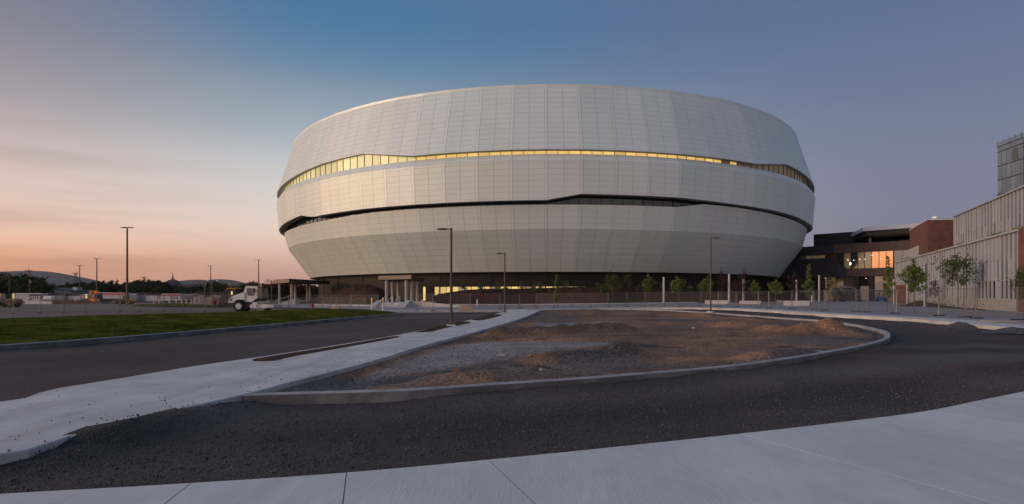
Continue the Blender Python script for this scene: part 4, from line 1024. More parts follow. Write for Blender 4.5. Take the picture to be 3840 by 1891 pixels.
# planted mound before the finned building
mq = [(45.9, 67.5), (46.3, 64), (43.8, 55.6), (41.0, 49.2), (43.9, 53.6), (48.8, 64.2), (53.6, 74.6), (50, 73)]
mqs = smooth_line(mq + [mq[0]], .6)[:-1]
def mound_z(X, Y):
    d, _, _ = nearest(mqs, X, Y); return gz(X) + .01 + .9 * (1 - np.exp(-(d / 1.6) ** 2)) + .04 * fbm(X, Y, .6, 3, 60)
region('mulch_mound', mqs, .35, mound_z, 'mulch')
X, Y = scatter(420, mqs); Z = mound_z(X, Y)
v, f = leaf_cloud(np.repeat(np.stack([X, Y, Z + .1], 1), 7, 0) + rng.normal(0, .13, (len(X) * 7, 3)), .10, rng); k_ = rng.uniform(0, 1, len(f)) < .5
me = bpy.data.meshes.new('ground_plants'); me.from_pydata(v.tolist(), [], f[k_].tolist())
tag(link('ground_plants', me, 'leaf_deep'), 'low green ground cover plants on the mound before the finned facade', 'plants', kind='stuff')
# grasses hanging over the terrace edge of the finned building
for s_, n in ((1.8, 260), (8.5, 300), (20, 220), (28, 200), (36, 260), (46, 200)):
    r0 = np.random.default_rng(int(s_ * 10)); p = np.stack([r0.normal(0, 1.3, n), r0.normal(-.5, .25, n), r0.uniform(0, .42, n)], 1); v, f = leaf_cloud(p, .14, r0)
    me = bpy.data.meshes.new('terrace_plant'); me.from_pydata(v.tolist(), [], f.tolist()); o = link('terrace_plant', me, 'leaf_green', lib, loc=(s_, -.5, ZR + .12))

# distant tree belt: separate trees at their own distances
FT = [tree_meshes(9, 3.6, .8, 2600, .52, 200 + i, ('round', 'oval', 'round', 'oval')[i], 18, .22) for i in range(4)]
FTO = [(a, b.copy()) for a, b in FT]; FTB = [(a, b.copy()) for a, b in FT]
tops = [(-140, 1045), (0, 1040), (60, 1037), (130, 1043), (158, 1062), (200, 1078), (235, 1070), (280, 1058), (330, 1066), (380, 1056), (450, 1068), (540, 1058), (600, 1057), (650, 1070), (700, 1080), (760, 1073), (815, 1062), (850, 1075), (900, 1068), (940, 1064), (1000, 1070), (1060, 1066), (1150, 1074), (1230, 1078)]
TX, TY = zip(*tops)
def far_tree(x, yt, Y, i, lm=None, group=None, label=None):
    if lm is None: lm, group, label = ('leaf_olive', 'olive trees of the far belt', 'lighter olive green tree in the far belt beyond the trailers') if i % 3 == 0 else ('leaf_far', 'dark trees of the far belt', 'dark green tree in the far belt beyond the trailers')
    X = wx(x, Y); zg = G(X) - (.7 if math.hypot(X, Y) > 200 else .3); h = wz(yt, Y) - zg
    return put_tree('far_tree', label, 'tree', (FTO if lm == 'leaf_olive' else FTB if lm == 'leaf_brown' else FT)[i % 4], lm, (X, Y, zg), i * 1.7, (h / 9 * rr.uniform(.95, 1.5), h / 9 * rr.uniform(.95, 1.5), h / 9), group)
i = 0; x = -420
while x < 1240:
    yt = float(np.interp(x, TX, TY)); Y = (225 if x < 165 else 330) + rr.uniform(-25, 40)
    far_tree(x, yt + rr.uniform(-3, 9), Y, i); i += 1; x += rr.uniform(11, 19) if x > 165 else rr.uniform(13, 20)
x = -400
while x < 1240:
    yt = float(np.interp(x, TX, TY)); Y = 262 + rr.uniform(-15, 25) if x > 165 else 195
    far_tree(x, yt + rr.uniform(10, 22), Y, i); i += 1; x += rr.uniform(22, 38)
for k, (x, yt) in enumerate(((1010, 1068), (1040, 1072), (1075, 1068), (1120, 1074), (1150, 1078))):
    far_tree(x, yt, 172 + 4 * k, k, 'leaf_brown', 'brown trees behind the canopy', 'reddish brown bushy tree behind the canopy that stands clear of the arena')

# ------------------------------------------------------------------ hills
def hill(name, prof, Y0, depth):
    xs = np.linspace(prof[0][0], prof[-1][0], 160); ys = np.interp(xs, *zip(*prof)); nj = 14; vs = []
    for j in range(nj + 1):
        t = j / nj
        for i_, (x, y) in enumerate(zip(xs, ys)):
            X = wx(x, Y0); H = max(wz(y, Y0), -1); s = math.sin(min(1, t * 1.6) * math.pi / 2) if t < .625 else math.cos((t - .625) / .375 * math.pi / 2)
            edge = min(1, i_ / 12, (159 - i_) / 12)
            nz = mnoise.fractal((X * .0016, t * 2.2, 3), .9, 2, 4)
            vs.append((X, Y0 - depth * .6 + depth * t, -1.0 + (H + 1) * s * (1 + .10 * nz * (1 - s)) * edge))
    fs = [(j * 160 + i_, j * 160 + i_ + 1, (j + 1) * 160 + i_ + 1, (j + 1) * 160 + i_) for j in range(nj) for i_ in range(159)]
    tag(MB().add(vs, fs).build(name, 'hill', smooth=True), kind='structure')
hill('hill', [(-700, 1080), (-400, 1040), (-150, 1026), (0, 1020), (80, 1017), (145, 1016), (200, 1023), (280, 1039), (340, 1058), (380, 1067), (450, 1071), (560, 1072), (640, 1076), (720, 1100)], 5200, 1700)
hill('hill', [(560, 1092), (640, 1074), (690, 1064), (740, 1049), (790, 1052), (830, 1047), (860, 1050), (900, 1059), (950, 1065), (1020, 1067), (1100, 1072), (1200, 1080), (1400, 1088), (1600, 1100)], 5600, 1700)
# ------------------------------------------------------------------ temporary fences
mat('steel', (.22, .21, .20), var=.12, vs=4, rough=.45, metal=.6)
mat('wire', (.25, .24, .23), var=.05, rough=.5, metal=.5)
mat('dark_pole', (.075, .062, .052), var=.1, rough=.45, metal=.2)
mat('white_paint', (.68, .67, .64), var=.06, vs=3, rough=.5)
mat('dirty_white', (.50, .49, .47), (.62, .60, .58), vs=.8, rough=.6)
mat('yellow', (.75, .36, .03), var=.1, rough=.5)
mat('orange', (.80, .22, .03), var=.1, rough=.5, emis=(.9, .3, .05), es=.06)  # faint glow added to the paint to brighten it, not a light source
mat('machine_yellow', (.36, .17, .02), var=.2, vs=2, rough=.5)
mat('rubber', (.018, .017, .018), var=.2, vs=6, rough=.9)
mat('red', (.30, .018, .022), var=.1, rough=.4)
mat('red_stripe', (.50, .035, .03), var=.05, rough=.5)
mat('blue', (.02, .10, .26), var=.1, rough=.45)
mat('navy_sign', (.014, .022, .065), var=.05, rough=.5)
mat('clear_glass', (.10, .12, .125), var=.1, rough=.08, spec=.9, metal=.3)
mat('trailer', (.43, .42, .45), (.52, .51, .53), vs=.6, rough=.55)
mat('trailer_grey', (.22, .23, .27), var=.1, vs=.6, rough=.6)
mat('roof_dark', (.05, .048, .055), var=.1, rough=.8)
mat('wood', (.16, .095, .06), (.26, .16, .10), vs=3, rough=.85)
mat('pale_wood', (.30, .25, .22), (.38, .33, .29), vs=3, rough=.85)
mat('pole_wood', (.12, .085, .06), var=.2, vs=3, rough=.9)
mat('beige_stone', (.36, .28, .21), (.45, .37, .29), vs=2.5, rough=.9, bump=.5, bs=12)
lit_mat('lit_small', (1.0, .72, .28), 1.0, .2)
FW = 3.0
fp = thing('fence_panel', 'wire mesh construction fence panel on a steel tube frame', 'fence', (0, 0, 0), 0, 'temporary construction fence panels')
for s in (-1, 1):
    MB().tube((s * (FW / 2 - .03), 0, .02), (s * (FW / 2 - .03), 0, 1.87), .024, .024, 6).build('post', 'steel', fp)
    MB().bx(s * (FW / 2 - .03) - .05, s * (FW / 2 - .03) + .05, -.35, .35, 0, .05).build('foot', 'rubber', fp)
for z in (.16, 1.84): MB().tube((-FW / 2, 0, z), (FW / 2, 0, z), .016, .016, 6).build('rail', 'steel', fp)
mesh_ = MB()
for i in range(1, 30): mesh_.tube((-FW / 2 + i * FW / 30, 0, .16), (-FW / 2 + i * FW / 30, 0, 1.84), .0032, .0032, 3, False)
for i in range(1, 16): mesh_.tube((-FW / 2, .005, .16 + i * .105), (FW / 2, .005, .16 + i * .105), .0042, .0042, 3, False)
mesh_.build('wire_mesh', 'wire', fp)
posts_l = [(-75, 1178), (50, 1176), (150, 1174), (240, 1173), (320, 1172), (450, 1171), (522, 1171), (615, 1170), (685, 1169), (768, 1168), (915, 1167), (1005, 1166), (1083, 1163), (1168, 1161), (1243, 1161), (1318, 1161), (1420, 1163)]
posts_m = [(1563, 1164), (1624, 1165), (1690, 1164), (1762, 1164), (1874, 1162), (1948, 1157), (2011, 1154), (2077, 1154), (2145, 1153.5), (2214, 1153), (2281, 1152), (2351, 1150), (2419, 1149), (2493, 1149), (2548, 1149), (2628, 1149), (2694, 1150), (2761, 1151), (2844, 1153), (2884, 1156), (2970, 1158), (3053, 1161), (3092, 1164), (3210, 1168), (3250, 1171), (3357, 1176), (3522, 1185), (3618, 1190), (3661, 1194), (3815, 1200), (3990, 1208)]
posts_b = [(1116, 1146), (1160, 1146), (1210, 1146), (1261, 1146.5), (1313, 1147), (1371, 1147.5)]
first = True
for lst, dz, hs in ((posts_l, -.11, 1.0), (posts_m, 0, 1.0), (posts_b, 0, .74)):
    for (xa, ya), (xb, yb) in zip(lst, lst[1:]):
        A, B = np.array(px(xa, ya, dz)), np.array(px(xb, yb, dz)); c = (A + B) / 2; l = np.linalg.norm(B - A); rz = math.atan2(B[1] - A[1], B[0] - A[0])
        loc = (c[0], c[1], G(c[0]) + dz); sc = (l / FW * .985, 1, hs); tl = rr.gauss(0, .022)
        if first: fp.location = loc; fp.rotation_euler = (tl, 0, rz); fp.scale = sc; first = False
        else: dup(fp, loc, rz, scale=sc, tilt=tl)

# ------------------------------------------------------------------ lamp posts
def street_lamp(label, x, yb, yt, arm, dz=0, foot=False):
    X, Y = px(x, yb, dz); h = (yb - yt) / FPX * Y; t = thing('street_lamp', label, 'lamp post', (X, Y, G(X) + dz))
    if foot: MB().lathe((0, 0, 0), [(.34, -.2), (.34, .22), (.32, .24)], 16).build('footing', 'concrete', t)
    z0 = .24 if foot else .1
    MB().bx(-.24, .24, -.24, .24, -.05, .1).build('base_plate', 'concrete' if not foot else 'dark_pole', t) if not foot else None
    MB().bx(-.15, .15, -.15, .15, z0, z0 + .10).build('base_cover', 'dark_pole', t)
    MB().tube((0, 0, z0), (0, 0, h), .075, .062, 12).build('pole', 'dark_pole', t)
    MB().tube((0, 0, h - .07), (arm * .28, 0, h - .07), .03, .03, 8).build('arm', 'dark_pole', t)
    hd = MB(); L_ = [(0, .02, .03), (.10, .10, .05), (.35, .13, .05), (.5, .10, .035), (.58, .03, .015)]
    vs = []
    for a, w_, th in L_:
        for q in ((-w_, -th), (w_, -th), (w_ * .8, th), (-w_ * .8, th)): vs.append((arm * (.22 + a), q[0], h - .07 + q[1]))
    fs = [(i * 4 + k, i * 4 + (k + 1) % 4, (i + 1) * 4 + (k + 1) % 4, (i + 1) * 4 + k) for i in range(4) for k in range(4)] + [(3, 2, 1, 0), (16, 17, 18, 19)]
    hd.add(vs, fs).build('lamp_head', 'dark_pole', t)
    return t
street_lamp('brown lamp post with a flat head standing in the planting strip of the diagonal sidewalk', 1692, 1224, 855, -1)
street_lamp('brown lamp post at the far end of the diagonal sidewalk', 1893, 1176, 948, -1)
street_lamp('brown lamp post on a concrete footing at the back of the torn up island', 2665, 1178, 889, 1, -.12, True)
def lot_lamp(x, yt, Y, label, group):
    X = wx(x, Y); zg = G(X) - (.11 if Y < 170 else .3); h = wz(yt, Y) - zg; t = thing('parking_lot_lamp', label, 'lamp post', (X, Y, zg), 0, group)
    MB().tube((0, 0, 0), (0, 0, h), .20, .13, 10).build('pole', 'dark_pole', t)
    MB().tube((-.5, 0, h - .05), (.5, 0, h - .05), .05, .05, 6).build('cross_arm', 'dark_pole', t)
    for s in (-1, 1): MB().prismY([(s * .35, h - .12), (s * 1.05, h - .10), (s * 1.05, h - .02), (s * .35, h + .06)], -.28, .28).build('lamp_head', 'dark_pole', t)
lot_lamp(477, 853, 104, 'tall dark parking lot lamp with two heads standing before the loader', None)
for x, yt, Y in ((363, 970, 180), (299, 995, 215), (790, 997, 215), (970, 975, 185)): lot_lamp(x, yt, Y, 'slim dark parking lot lamp with two heads rising beyond the trailers', 'far parking lot lamps')

# ------------------------------------------------------------------ power pylons and poles
def pylon(x, yt, Y):
    X = wx(x, Y); h = wz(yt, Y) + 1.0; t = thing('power_pylon', 'lattice power pylon with three cross arms above the tree belt', 'pylon', (X, Y, -.8), rr.uniform(-.2, .2), 'power pylons'); b = MB()
    for sx_ in (-1, 1):
        for sy_ in (-1, 1): b.tube((sx_ * 1.6, sy_ * 1.6, 0), (sx_ * .55, sy_ * .55, h * .86), .17, .15, 4)
    nlev = 9
    for k in range(nlev):
        z0, z1 = h * .86 * k / nlev, h * .86 * (k + 1) / nlev; w0, w1 = 1.6 - 1.05 * k / nlev, 1.6 - 1.05 * (k + 1) / nlev
        for s in (-1, 1): b.tube((-w0, s * w0, z0), (w1, s * w1, z1), .09, .09, 3); b.tube((w0, s * w0, z0), (-w1, s * w1, z1), .09, .09, 3)
    b.tube((-.5, 0, h * .86), (0, 0, h), .08, .05, 4); b.tube((.5, 0, h * .86), (0, 0, h), .08, .05, 4); b.build('tower', 'dark_pole', t)
    for k, zf_ in enumerate((.86, .74, .62)):
        a = MB(); z = h * zf_; w_ = 2.9 - (.3 if k == 1 else 0); a.tube((-w_, 0, z), (w_, 0, z), .18, .18, 4); a.tube((-w_, 0, z), (0, 0, z + .8), .05, .05, 3); a.tube((w_, 0, z), (0, 0, z + .8), .05, .05, 3)
        for q in (-1, 1): a.tube((q * w_, 0, z), (q * w_, 0, z + 1.3), .06, .06, 4)
        a.build('cross_arm', 'dark_pole', t)
    return (X, Y, h)
py = [pylon(*a) for a in ((107, 999, 400), (284, 1011, 450), (540, 1029, 560), (748, 1045, 720), (829, 1054, 860))]
for (xa, ya, ha), (xb, yb, hb) in zip(py, py[1:]):
    for off in (-2.8, 2.8):
        pts = []
        for k in range(9):
            u = k / 8; sag = 4 * 3.0 * u * (1 - u); pts.append((xa + (xb - xa) * u + off, ya + (yb - ya) * u, ha * .86 - .8 + (hb * .86 - ha * .86) * u - sag))
        tag(MB().path(pts, .035, 3).build('power_cable', 'dark_pole'), 'thin power cable sagging between two lattice pylons', 'cable', 'power cables')
def util_pole(x, yt, Y, cross, label, group=None):
    X = wx(x, Y); t = thing('utility_pole', label, 'pole', (X, Y, G(X) - .3), .2, group); h = wz(yt, Y) - G(X) + .3
    MB().tube((0, 0, 0), (0, 0, h), .17, .12, 8).build('pole', 'pole_wood', t)
    for q in range(cross):
        MB().tube((-1.6, 0, h - .4 - q * 1.2), (1.6, 0, h - .4 - q * 1.2), .07, .07, 5).build('cross_arm', 'pole_wood', t)
    if cross == 0: MB().lathe((.25, 0, h - .9), [(.18, -.4), (.18, .4)], 8).build('transformer', 'steel', t)
    return t
util_pole(35, 1030, 170, 1, 'wooden utility pole with one long cross arm at the edge of the lot'); util_pole(111, 1045, 160, 0, 'pale wooden pole standing before the navy sign trailer')
util_pole(768, 1055, 170, 0, 'wooden pole with a transformer left of the red car'); util_pole(864, 1055, 170, 0, 'wooden pole with a transformer behind the road roller')
lp = util_pole(797, 1053, 165, 1, 'wooden pole carrying two floodlights above the red car')
for s in (-1, 1): MB().box((s * 1.3, -.1, wz(1053, 165) + .35), (.6, .3, .3)).build('floodlight', 'white_paint', lp)
fl_ = util_pole(1018, 1051, 135, 1, 'short pole with two floodlights beside the free standing canopy')
for s in (-1, 1): MB().box((s * .8, -.1, wz(1051, 135) + .3), (.7, .35, .4)).build('floodlight', 'white_paint', fl_)

# ------------------------------------------------------------------ trailers and site huts
def trailer(x0, x1, yt, Y, m, label, stripe=None, raised=0, doors=(), group=None, lit=()):
    X0, X1 = wx(x0, Y), wx(x1, Y); zg = -.11; zt = wz(yt, Y) - zg; W_ = X1 - X0; t = thing('site_trailer', label, 'trailer', ((X0 + X1) / 2, Y + 1.3, zg), 0, group)
    MB().bx(-W_ / 2, W_ / 2, -1.3, 1.3, .25 + raised, zt - .12).build('body', m, t)
    MB().bx(-W_ / 2 - .08, W_ / 2 + .08, -1.38, 1.38, zt - .118, zt).build('roof', 'white_paint' if stripe != 'dark' else 'roof_dark', t)
    if stripe in ('red', 'dark'): MB().bx(-W_ / 2 + .02, W_ / 2 - .02, -1.34, -1.302, zt - (.5 if stripe == 'red' else .55), zt - .125).build('stripe', 'red_stripe' if stripe == 'red' else 'roof_dark', t)
    for k in range(max(2, int(W_ / 1.3))): MB().bx(-.012, .012, -1.325, -1.302, .3 + raised, zt - .6).build('rib', 'trailer_grey', t, loc=(-W_ / 2 + (k + .5) * 1.3, 0, 0))
    if raised:
        for s in (-.32, -.2, .3): MB().lathe((s * W_, -1.1, .48), [(.2, -.12), (.48, -.12), (.48, .12), (.2, .12)], 14, 'Y').build('wheel', 'rubber', t)
        MB().bx(-W_ / 2 + .3, W_ / 2 - .3, -1, 1, .25 + raised - .3, .25 + raised - .003).build('chassis', 'roof_dark', t)
    else: MB().bx(-W_ / 2 + .2, W_ / 2 - .2, -1.2, 1.2, 0, .247).build('skirt', 'roof_dark', t)
    for q in doors:
        dr = MB().bx(q * W_ - .42, q * W_ + .42, -1.335, -1.302, .35, 2.2).build('door', 'trailer_grey', t); MB().bx(q * W_ + .25, q * W_ + .33, -1.36, -1.337, 1.2, 1.3).build('handle', 'steel', dr)
    for q in lit: MB().bx(q * W_ - .28, q * W_ + .28, -1.33, -1.302, 1.0, 2.1).build('window', 'lit_small', t)
    return t, W_, zt
t, W_, zt = trailer(-40, 56, 1100, 146, 'trailer', 'white site trailer half hidden by the dusty loader', doors=(.1,), lit=(-.12, .44))
t, W_, zt = trailer(60, 157, 1100, 145, 'trailer', 'white trailer bearing a navy sign with rounded white letters')
sg = MB().bx(-.02 * W_, W_ * .49, -1.36, -1.327, zt - 1.75, zt - .25).build('sign_board', 'navy_sign', t)
text_mesh('sign_lettering', '2noe', 1.75, 'white_paint', sg, .02, (W_ * .2, -1.39, zt - .98), (R_(90), 0, 0))
MB().bx(.12 * W_, W_ * .455, -1.385, -1.362, zt - 1.72, zt - 1.58).build('sign_bar', 'white_paint', sg); MB().bx(W_ * .44, W_ * .455, -1.386, -1.363, zt - 1.57, zt - 1.1).build('sign_bar', 'white_paint', sg)
trailer(159, 236, 1101, 147, 'trailer', 'white site trailer with a dark roof strip beside the navy sign trailer', 'dark', doors=(.2, .42))
trailer(238, 300, 1102, 148, 'trailer', 'white site trailer behind the pallet stacks', 'dark', doors=(-.3,))
trailer(302, 340, 1103, 149, 'trailer_grey', 'short grey site trailer behind the orange lift', None, lit=(-.35, .05))
trailer(366, 384, 1097, 152, 'navy_sign', 'narrow navy blue trailer end beside the red topped trailer')
trailer(385, 464, 1098, 146, 'trailer', 'tall white trailer on wheels with a red top stripe behind the gravel heap', 'red', .7)
trailer(466, 508, 1101, 150, 'trailer', 'plain white trailer behind the yellow loader')
trailer(510, 546, 1098, 151, 'trailer_grey', 'grey trailer with a dark roof strip between white trailers', 'dark', doors=(.1,))
trailer(547, 607, 1101, 149, 'trailer', 'white trailer behind the low grass island', 'dark', doors=(.3,))
trailer(609, 676, 1102, 144, 'trailer', 'white site trailer with a red top stripe behind the striped bollards', 'red', .2, doors=(.05, .28))
trailer(678, 722, 1104, 148, 'trailer_grey', 'grey container at the end of the trailer row')
wh = thing('warehouse', 'low grey warehouse with a shallow gable roof behind the trailers', 'building', (wx(215, 236), 240, -.7)); hw = 50 / FPX * 236
MB().prismY([(-hw, 0), (hw, 0), (hw, 4.0), (-hw * .45, 5.4), (-hw, 4.9)], -4, 10).build('wall', 'trailer_grey', wh); MB().prismY([(-hw - .2, 4.9), (-hw * .45, 5.42), (hw + .2, 4.0), (hw + .2, 4.25), (-hw * .45, 5.67), (-hw - .2, 5.15)], -4.3, 10).build('roof', 'roof_dark', wh)
MB().bx(hw * .45, hw * .75, 1, 4, 4.6, 5.9).build('roof_unit', 'dirty_white', wh); MB().bx(-hw * .5, -hw * .1, -4.12, -4.002, 0, 3).build('gate', 'roof_dark', wh)
def house(x, Y, label):
    t = thing('house', label, 'house', (wx(x, Y), Y, -.7)); t.scale = (.6, .6, .6); MB().bx(-6, 6, -4, 4, 0, 4.4).build('wall', 'pale_wood', t); MB().prismY([(-6.4, 4.41), (6.4, 4.41), (4.6, 6.2), (-4.6, 6.2)], -4.4, 4.4).build('roof', 'roof_dark', t)
    for q in (-4.2, -1.6, 2.6, 4.6): w_ = MB().bx(q - .5, q + .5, -4.06, -4.003, 1.6, 3.0).build('window', 'pane_dark', t); MB().bx(q - .58, q + .58, -4.1, -4.065, 1.48, 1.58).build('sill', 'white_paint', w_)
    MB().bx(.1, 1.1, -4.06, -4.003, 0, 2.2).build('door', 'red', t)
house(752, 250, 'small beige house left of the red car beyond the lot'); house(835, 245, 'small beige house right of the red car beyond the lot')
ch = thing('church', 'far grey church with a domed roof and a thin spire above the trees', 'church', (wx(648, 900), 900, -.8))
MB().bx(-12, 38, -6, 20, 0, 20).build('nave', 'roof_dark', ch); MB().lathe((0, 0, 0), [(13, 18), (12.5, 21), (9.5, 24.5), (5, 27), (1.5, 28.2), (.8, 32), (.1, 39)], 20).build('dome', 'roof_dark', ch)

# ------------------------------------------------------------------ machines
def wheel(t, x, y, r, wd, hub='dirty_white', hubr=.55, name='wheel'):
    tr_ = .18 * r; w_ = MB().lathe((0, 0, 0), [(r * hubr, -wd / 2), (r - tr_, -wd / 2), (r, -wd / 2 + tr_ * .7), (r, wd / 2 - tr_ * .7), (r - tr_, wd / 2), (r * hubr, wd / 2)], 28, 'Y').build(name, 'rubber', t, loc=(x, y, r))
    MB().lathe((0, 0, 0), [(r * .16, -wd * .57), (r * .2, -wd * .53), (r * hubr * .82, -wd * .515), (r * hubr * .95, -wd * .535), (r * hubr * 1.06, -wd * .51), (r * hubr * 1.06, wd * .51)], 24, 'Y').build('rim', hub, w_)
    for k in range(18):
        a = k * math.pi / 9; MB().box((math.cos(a) * r * .99, 0, math.sin(a) * r * .99), (.05 * r, wd * .96, .10 * r), 0, 0, -a).build('tread_lug', 'rubber', w_) if r > .55 else None
    return w_
YR = 65.0; SC = .1165 * YR / FPX
ro_ = thing('road_roller', 'white single drum road roller with a square cab parked behind the fence', 'roller', (wx(870.5, YR), YR, -.11))
def rq(x, y): return ((x - 90) * SC, (1012 - y) * SC)
body = [rq(*p) for p in ((90, 730), (118, 650), (165, 570), (240, 525), (330, 490), (575, 408), (620, 430), (620, 700), (600, 640), (430, 632), (330, 660), (270, 735))]
MB().prismY(body, -.95, .95).build('hood', 'white_paint', ro_)
g_ = MB().prismY([rq(*p) for p in ((128, 690), (178, 585), (245, 585), (205, 690))], -.975, -.952).build('grille', 'panel_grey', ro_)
for k in range(5): MB().prismY([rq(140 + k * 9, 675 - k * 20), rq(212 + k * 7, 675 - k * 20), rq(212 + k * 7, 669 - k * 20), rq(140 + k * 9, 669 - k * 20)], -.985, -.976).build('grille_slat', 'roof_dark', g_)
cabp = [rq(*p) for p in ((560, 425), (640, 200), (1000, 210), (1003, 600), (930, 622), (855, 712), (612, 705), (600, 640))]
cb_ = MB().prismY(cabp, -.84, .84).build('cab', 'white_paint', ro_)
MB().prismY([rq(*p) for p in ((660, 290), (690, 272), (925, 270), (935, 300), (920, 500), (830, 522), (690, 497))], -.87, -.842).build('door_window', 'clear_glass', cb_)
MB().prismY([rq(*p) for p in ((766, 272), (778, 272), (765, 510), (753, 508))], -.885, -.872).build('window_bar', 'roof_dark', cb_)
MB().prismY([rq(*p) for p in ((905, 300), (935, 300), (935, 395), (905, 395))], -1.05, -.90).build('mirror', 'rubber', cb_)
MB().prismY([rq(*p) for p in ((1003, 250), (1150, 262), (1160, 600), (1003, 600))], -.80, .80).build('front_window', 'clear_glass', cb_)
MB().prismY([rq(*p) for p in ((1003, 225), (1150, 232), (1150, 262), (1003, 248))], -.84, .84).build('visor', 'rubber', cb_)
bx_, bz_ = rq(1065, 215); MB().lathe((bx_, -.4, bz_), [(.12, 0), (.12, .16), (.06, .24)], 10).build('beacon', 'orange', cb_)
for p in ((650, 432), (628, 560), (850, 573), (650, 682), (850, 690)):
    a, b = rq(*p); MB().lathe((a, -.86, b), [(.045, -.02), (.045, .02)], 8, 'Y').build('latch', 'roof_dark', cb_)
MB().prismY([rq(*p) for p in ((95, 735), (270, 740), (300, 800), (110, 810))], -.9, .9).build('rear_bumper', 'roof_dark', ro_)
MB().prismY([rq(*p) for p in ((560, 700), (840, 715), (1000, 640), (1130, 650), (900, 760), (820, 900), (600, 890))], -.6, .6).build('articulated_frame', 'roof_dark', ro_)
for y in (-.72, .72): 
    a, b = rq(425, 850); wheel(ro_, a, y, .585, .5, 'dirty_white')
a, b = rq(1120, 850)
dm = MB().lathe((a, 0, .60), [(.08, -.98), (.5, -.98), (.52, -1.0), (.60, -1.0), (.60, 1.0), (.52, 1.0), (.5, .98), (.08, .98)], 40, 'Y').build('drum', 'steel', ro_)
MB().prismY([rq(*p) for p in ((815, 785), (885, 785), (890, 722), (1042, 722), (1045, 785), (1345, 785), (1350, 905), (815, 905))], -1.16, -1.03).build('yoke', 'white_paint', ro_)
MB().prismY([rq(*p) for p in ((815, 785), (1345, 785), (1350, 905), (815, 905))], 1.03, 1.16).build('yoke', 'white_paint', ro_)
MB().prismY([rq(*p) for p in ((1345, 790), (1560, 800), (1560, 890), (1350, 900))], -1.16, 1.16).build('front_bar', 'dirty_white', ro_)
a, b = rq(1090, 846); text_mesh('lettering', 'ICI', .46, 'roof_dark', ro_, .008, (a, -1.175, b), (R_(90), 0, 0))
for p in ((905, 808), (905, 878)): a, b = rq(*p); MB().lathe((a, -1.17, b), [(.05, -.02), (.05, .02)], 8, 'Y').build('bolt', 'roof_dark', ro_)

def loader(name, label, x, ybase, hpx, flip, dark=False):
    X, Y = px(x, ybase, -.11); s = hpx / FPX * Y / 2.9; t = thing(name, label, 'loader', (X, Y, G(X) - .11)); t.scale = (s * flip, s, s); my = 'machine_yellow'; hoodm = 'wood' if dark else my
    MB().prismY([(.3, .8), (2.3, .8), (2.45, 1.1), (2.4, 1.55), (1.6, 1.75), (.4, 1.7)], -.75, .75).build('engine_hood', hoodm, t)
    c = MB().prismY([(-.9, 1.0), (.35, 1.0), (.35, 1.7), (.25, 2.8), (-.75, 2.8), (-.95, 1.7)], -.72, .72).build('cab', 'frame_dark', t)
    MB().prismY([(-.82, 1.72), (.26, 1.72), (.18, 2.68), (-.68, 2.68)], -.75, -.722).build('cab_window', 'clear_glass', c); MB().bx(-.9, .4, -.82, .82, 2.802, 2.95).build('cab_roof', 'rubber' if dark else my, c)
    MB().bx(-1.5, 1.6, -.6, .6, .55, 1.0).build('chassis', 'rubber', t)
    for x0, r in ((-1.35, .62), (1.3, .72)):
        for y in (-.8, .8): wheel(t, x0, y, r, .45, hoodm, .5)
    for y in (-.55, .55): MB().path([(-.9, y, 1.75), (-1.9, y, 1.35), (-2.7, y, .7)], .11, 6).build('lift_arm', my, t)
    MB().prismY([(-2.7, .2), (-3.5, .12), (-3.55, .2), (-2.95, .5), (-2.85, 1.15), (-2.65, 1.15)], -1.1, 1.1).build('bucket', 'roof_dark' if not dark else my, t)
    return t
loader('wheel_loader', 'yellow wheel loader with its bucket lowered behind the tall lot lamp', 474, 1141, 33, 1)
loader('wheel_loader', 'dusty brown wheel loader with a tall dark cab before the half hidden trailer', 28, 1153, 54, 1, True)
ex = thing('excavator', 'dark bodied excavator with a yellow cab roof behind the road roller', 'excavator', (wx(872, 84), 84, -.11))
for y in (-.8, .8): MB().prismY([(-1.5, .1), (1.5, .1), (1.8, .4), (1.5, .75), (-1.5, .75), (-1.8, .4)], y - .25, y + .25).build('track', 'rubber', ex)
MB().bx(-1.5, 1.4, -1.1, 1.1, .78, 1.45).build('deck', 'roof_dark', ex); c = MB().bx(-.3, 1.0, -1.0, .6, 1.453, 2.75).build('cab', 'frame_dark', ex); MB().bx(-.4, 1.1, -1.1, .7, 2.753, 2.9).build('cab_roof', 'machine_yellow', c)
MB().bx(.3, .52, -1.06, -1.003, 1.9, 2.4).build('work_light', 'lit_small', c); MB().prismY([(-1.4, 1.453), (-.4, 1.453), (-.4, 2.0), (-1.2, 1.9)], -1, 1).build('engine_cover', 'roof_dark', ex)
MB().path([(1.0, .85, 1.6), (.4, .85, 3.0), (-1.6, .85, 2.4), (-2.2, .85, .6)], .14, 6).build('boom', 'roof_dark', ex)
bl = thing('boom_lift', 'orange boom lift with a folded arm beside the navy trailer', 'lift', (wx(353, 140), 140, -.11))
MB().bx(-.9, .9, -.7, .7, .35, .9).build('chassis', 'orange', bl); 
for x0 in (-.7, .7): wheel(bl, x0, -.7, .38, .28, 'orange')
MB().path([(-.4, 0, .9), (.2, 0, 2.6), (-.3, 0, 1.3), (-.3, 0, 3.0)], .12, 6).build('arm', 'orange', bl); MB().bx(-.9, -.15, -.5, .5, 2.2, 3.1).build('basket', 'machine_yellow', bl); MB().bx(.3, .9, -.45, .45, 2.3, 2.95).build('turret', 'orange', bl)
car = thing('parked_car', 'red hatchback parked between the pale boards and the road roller', 'car', (wx(805, 112), 112, -.11))
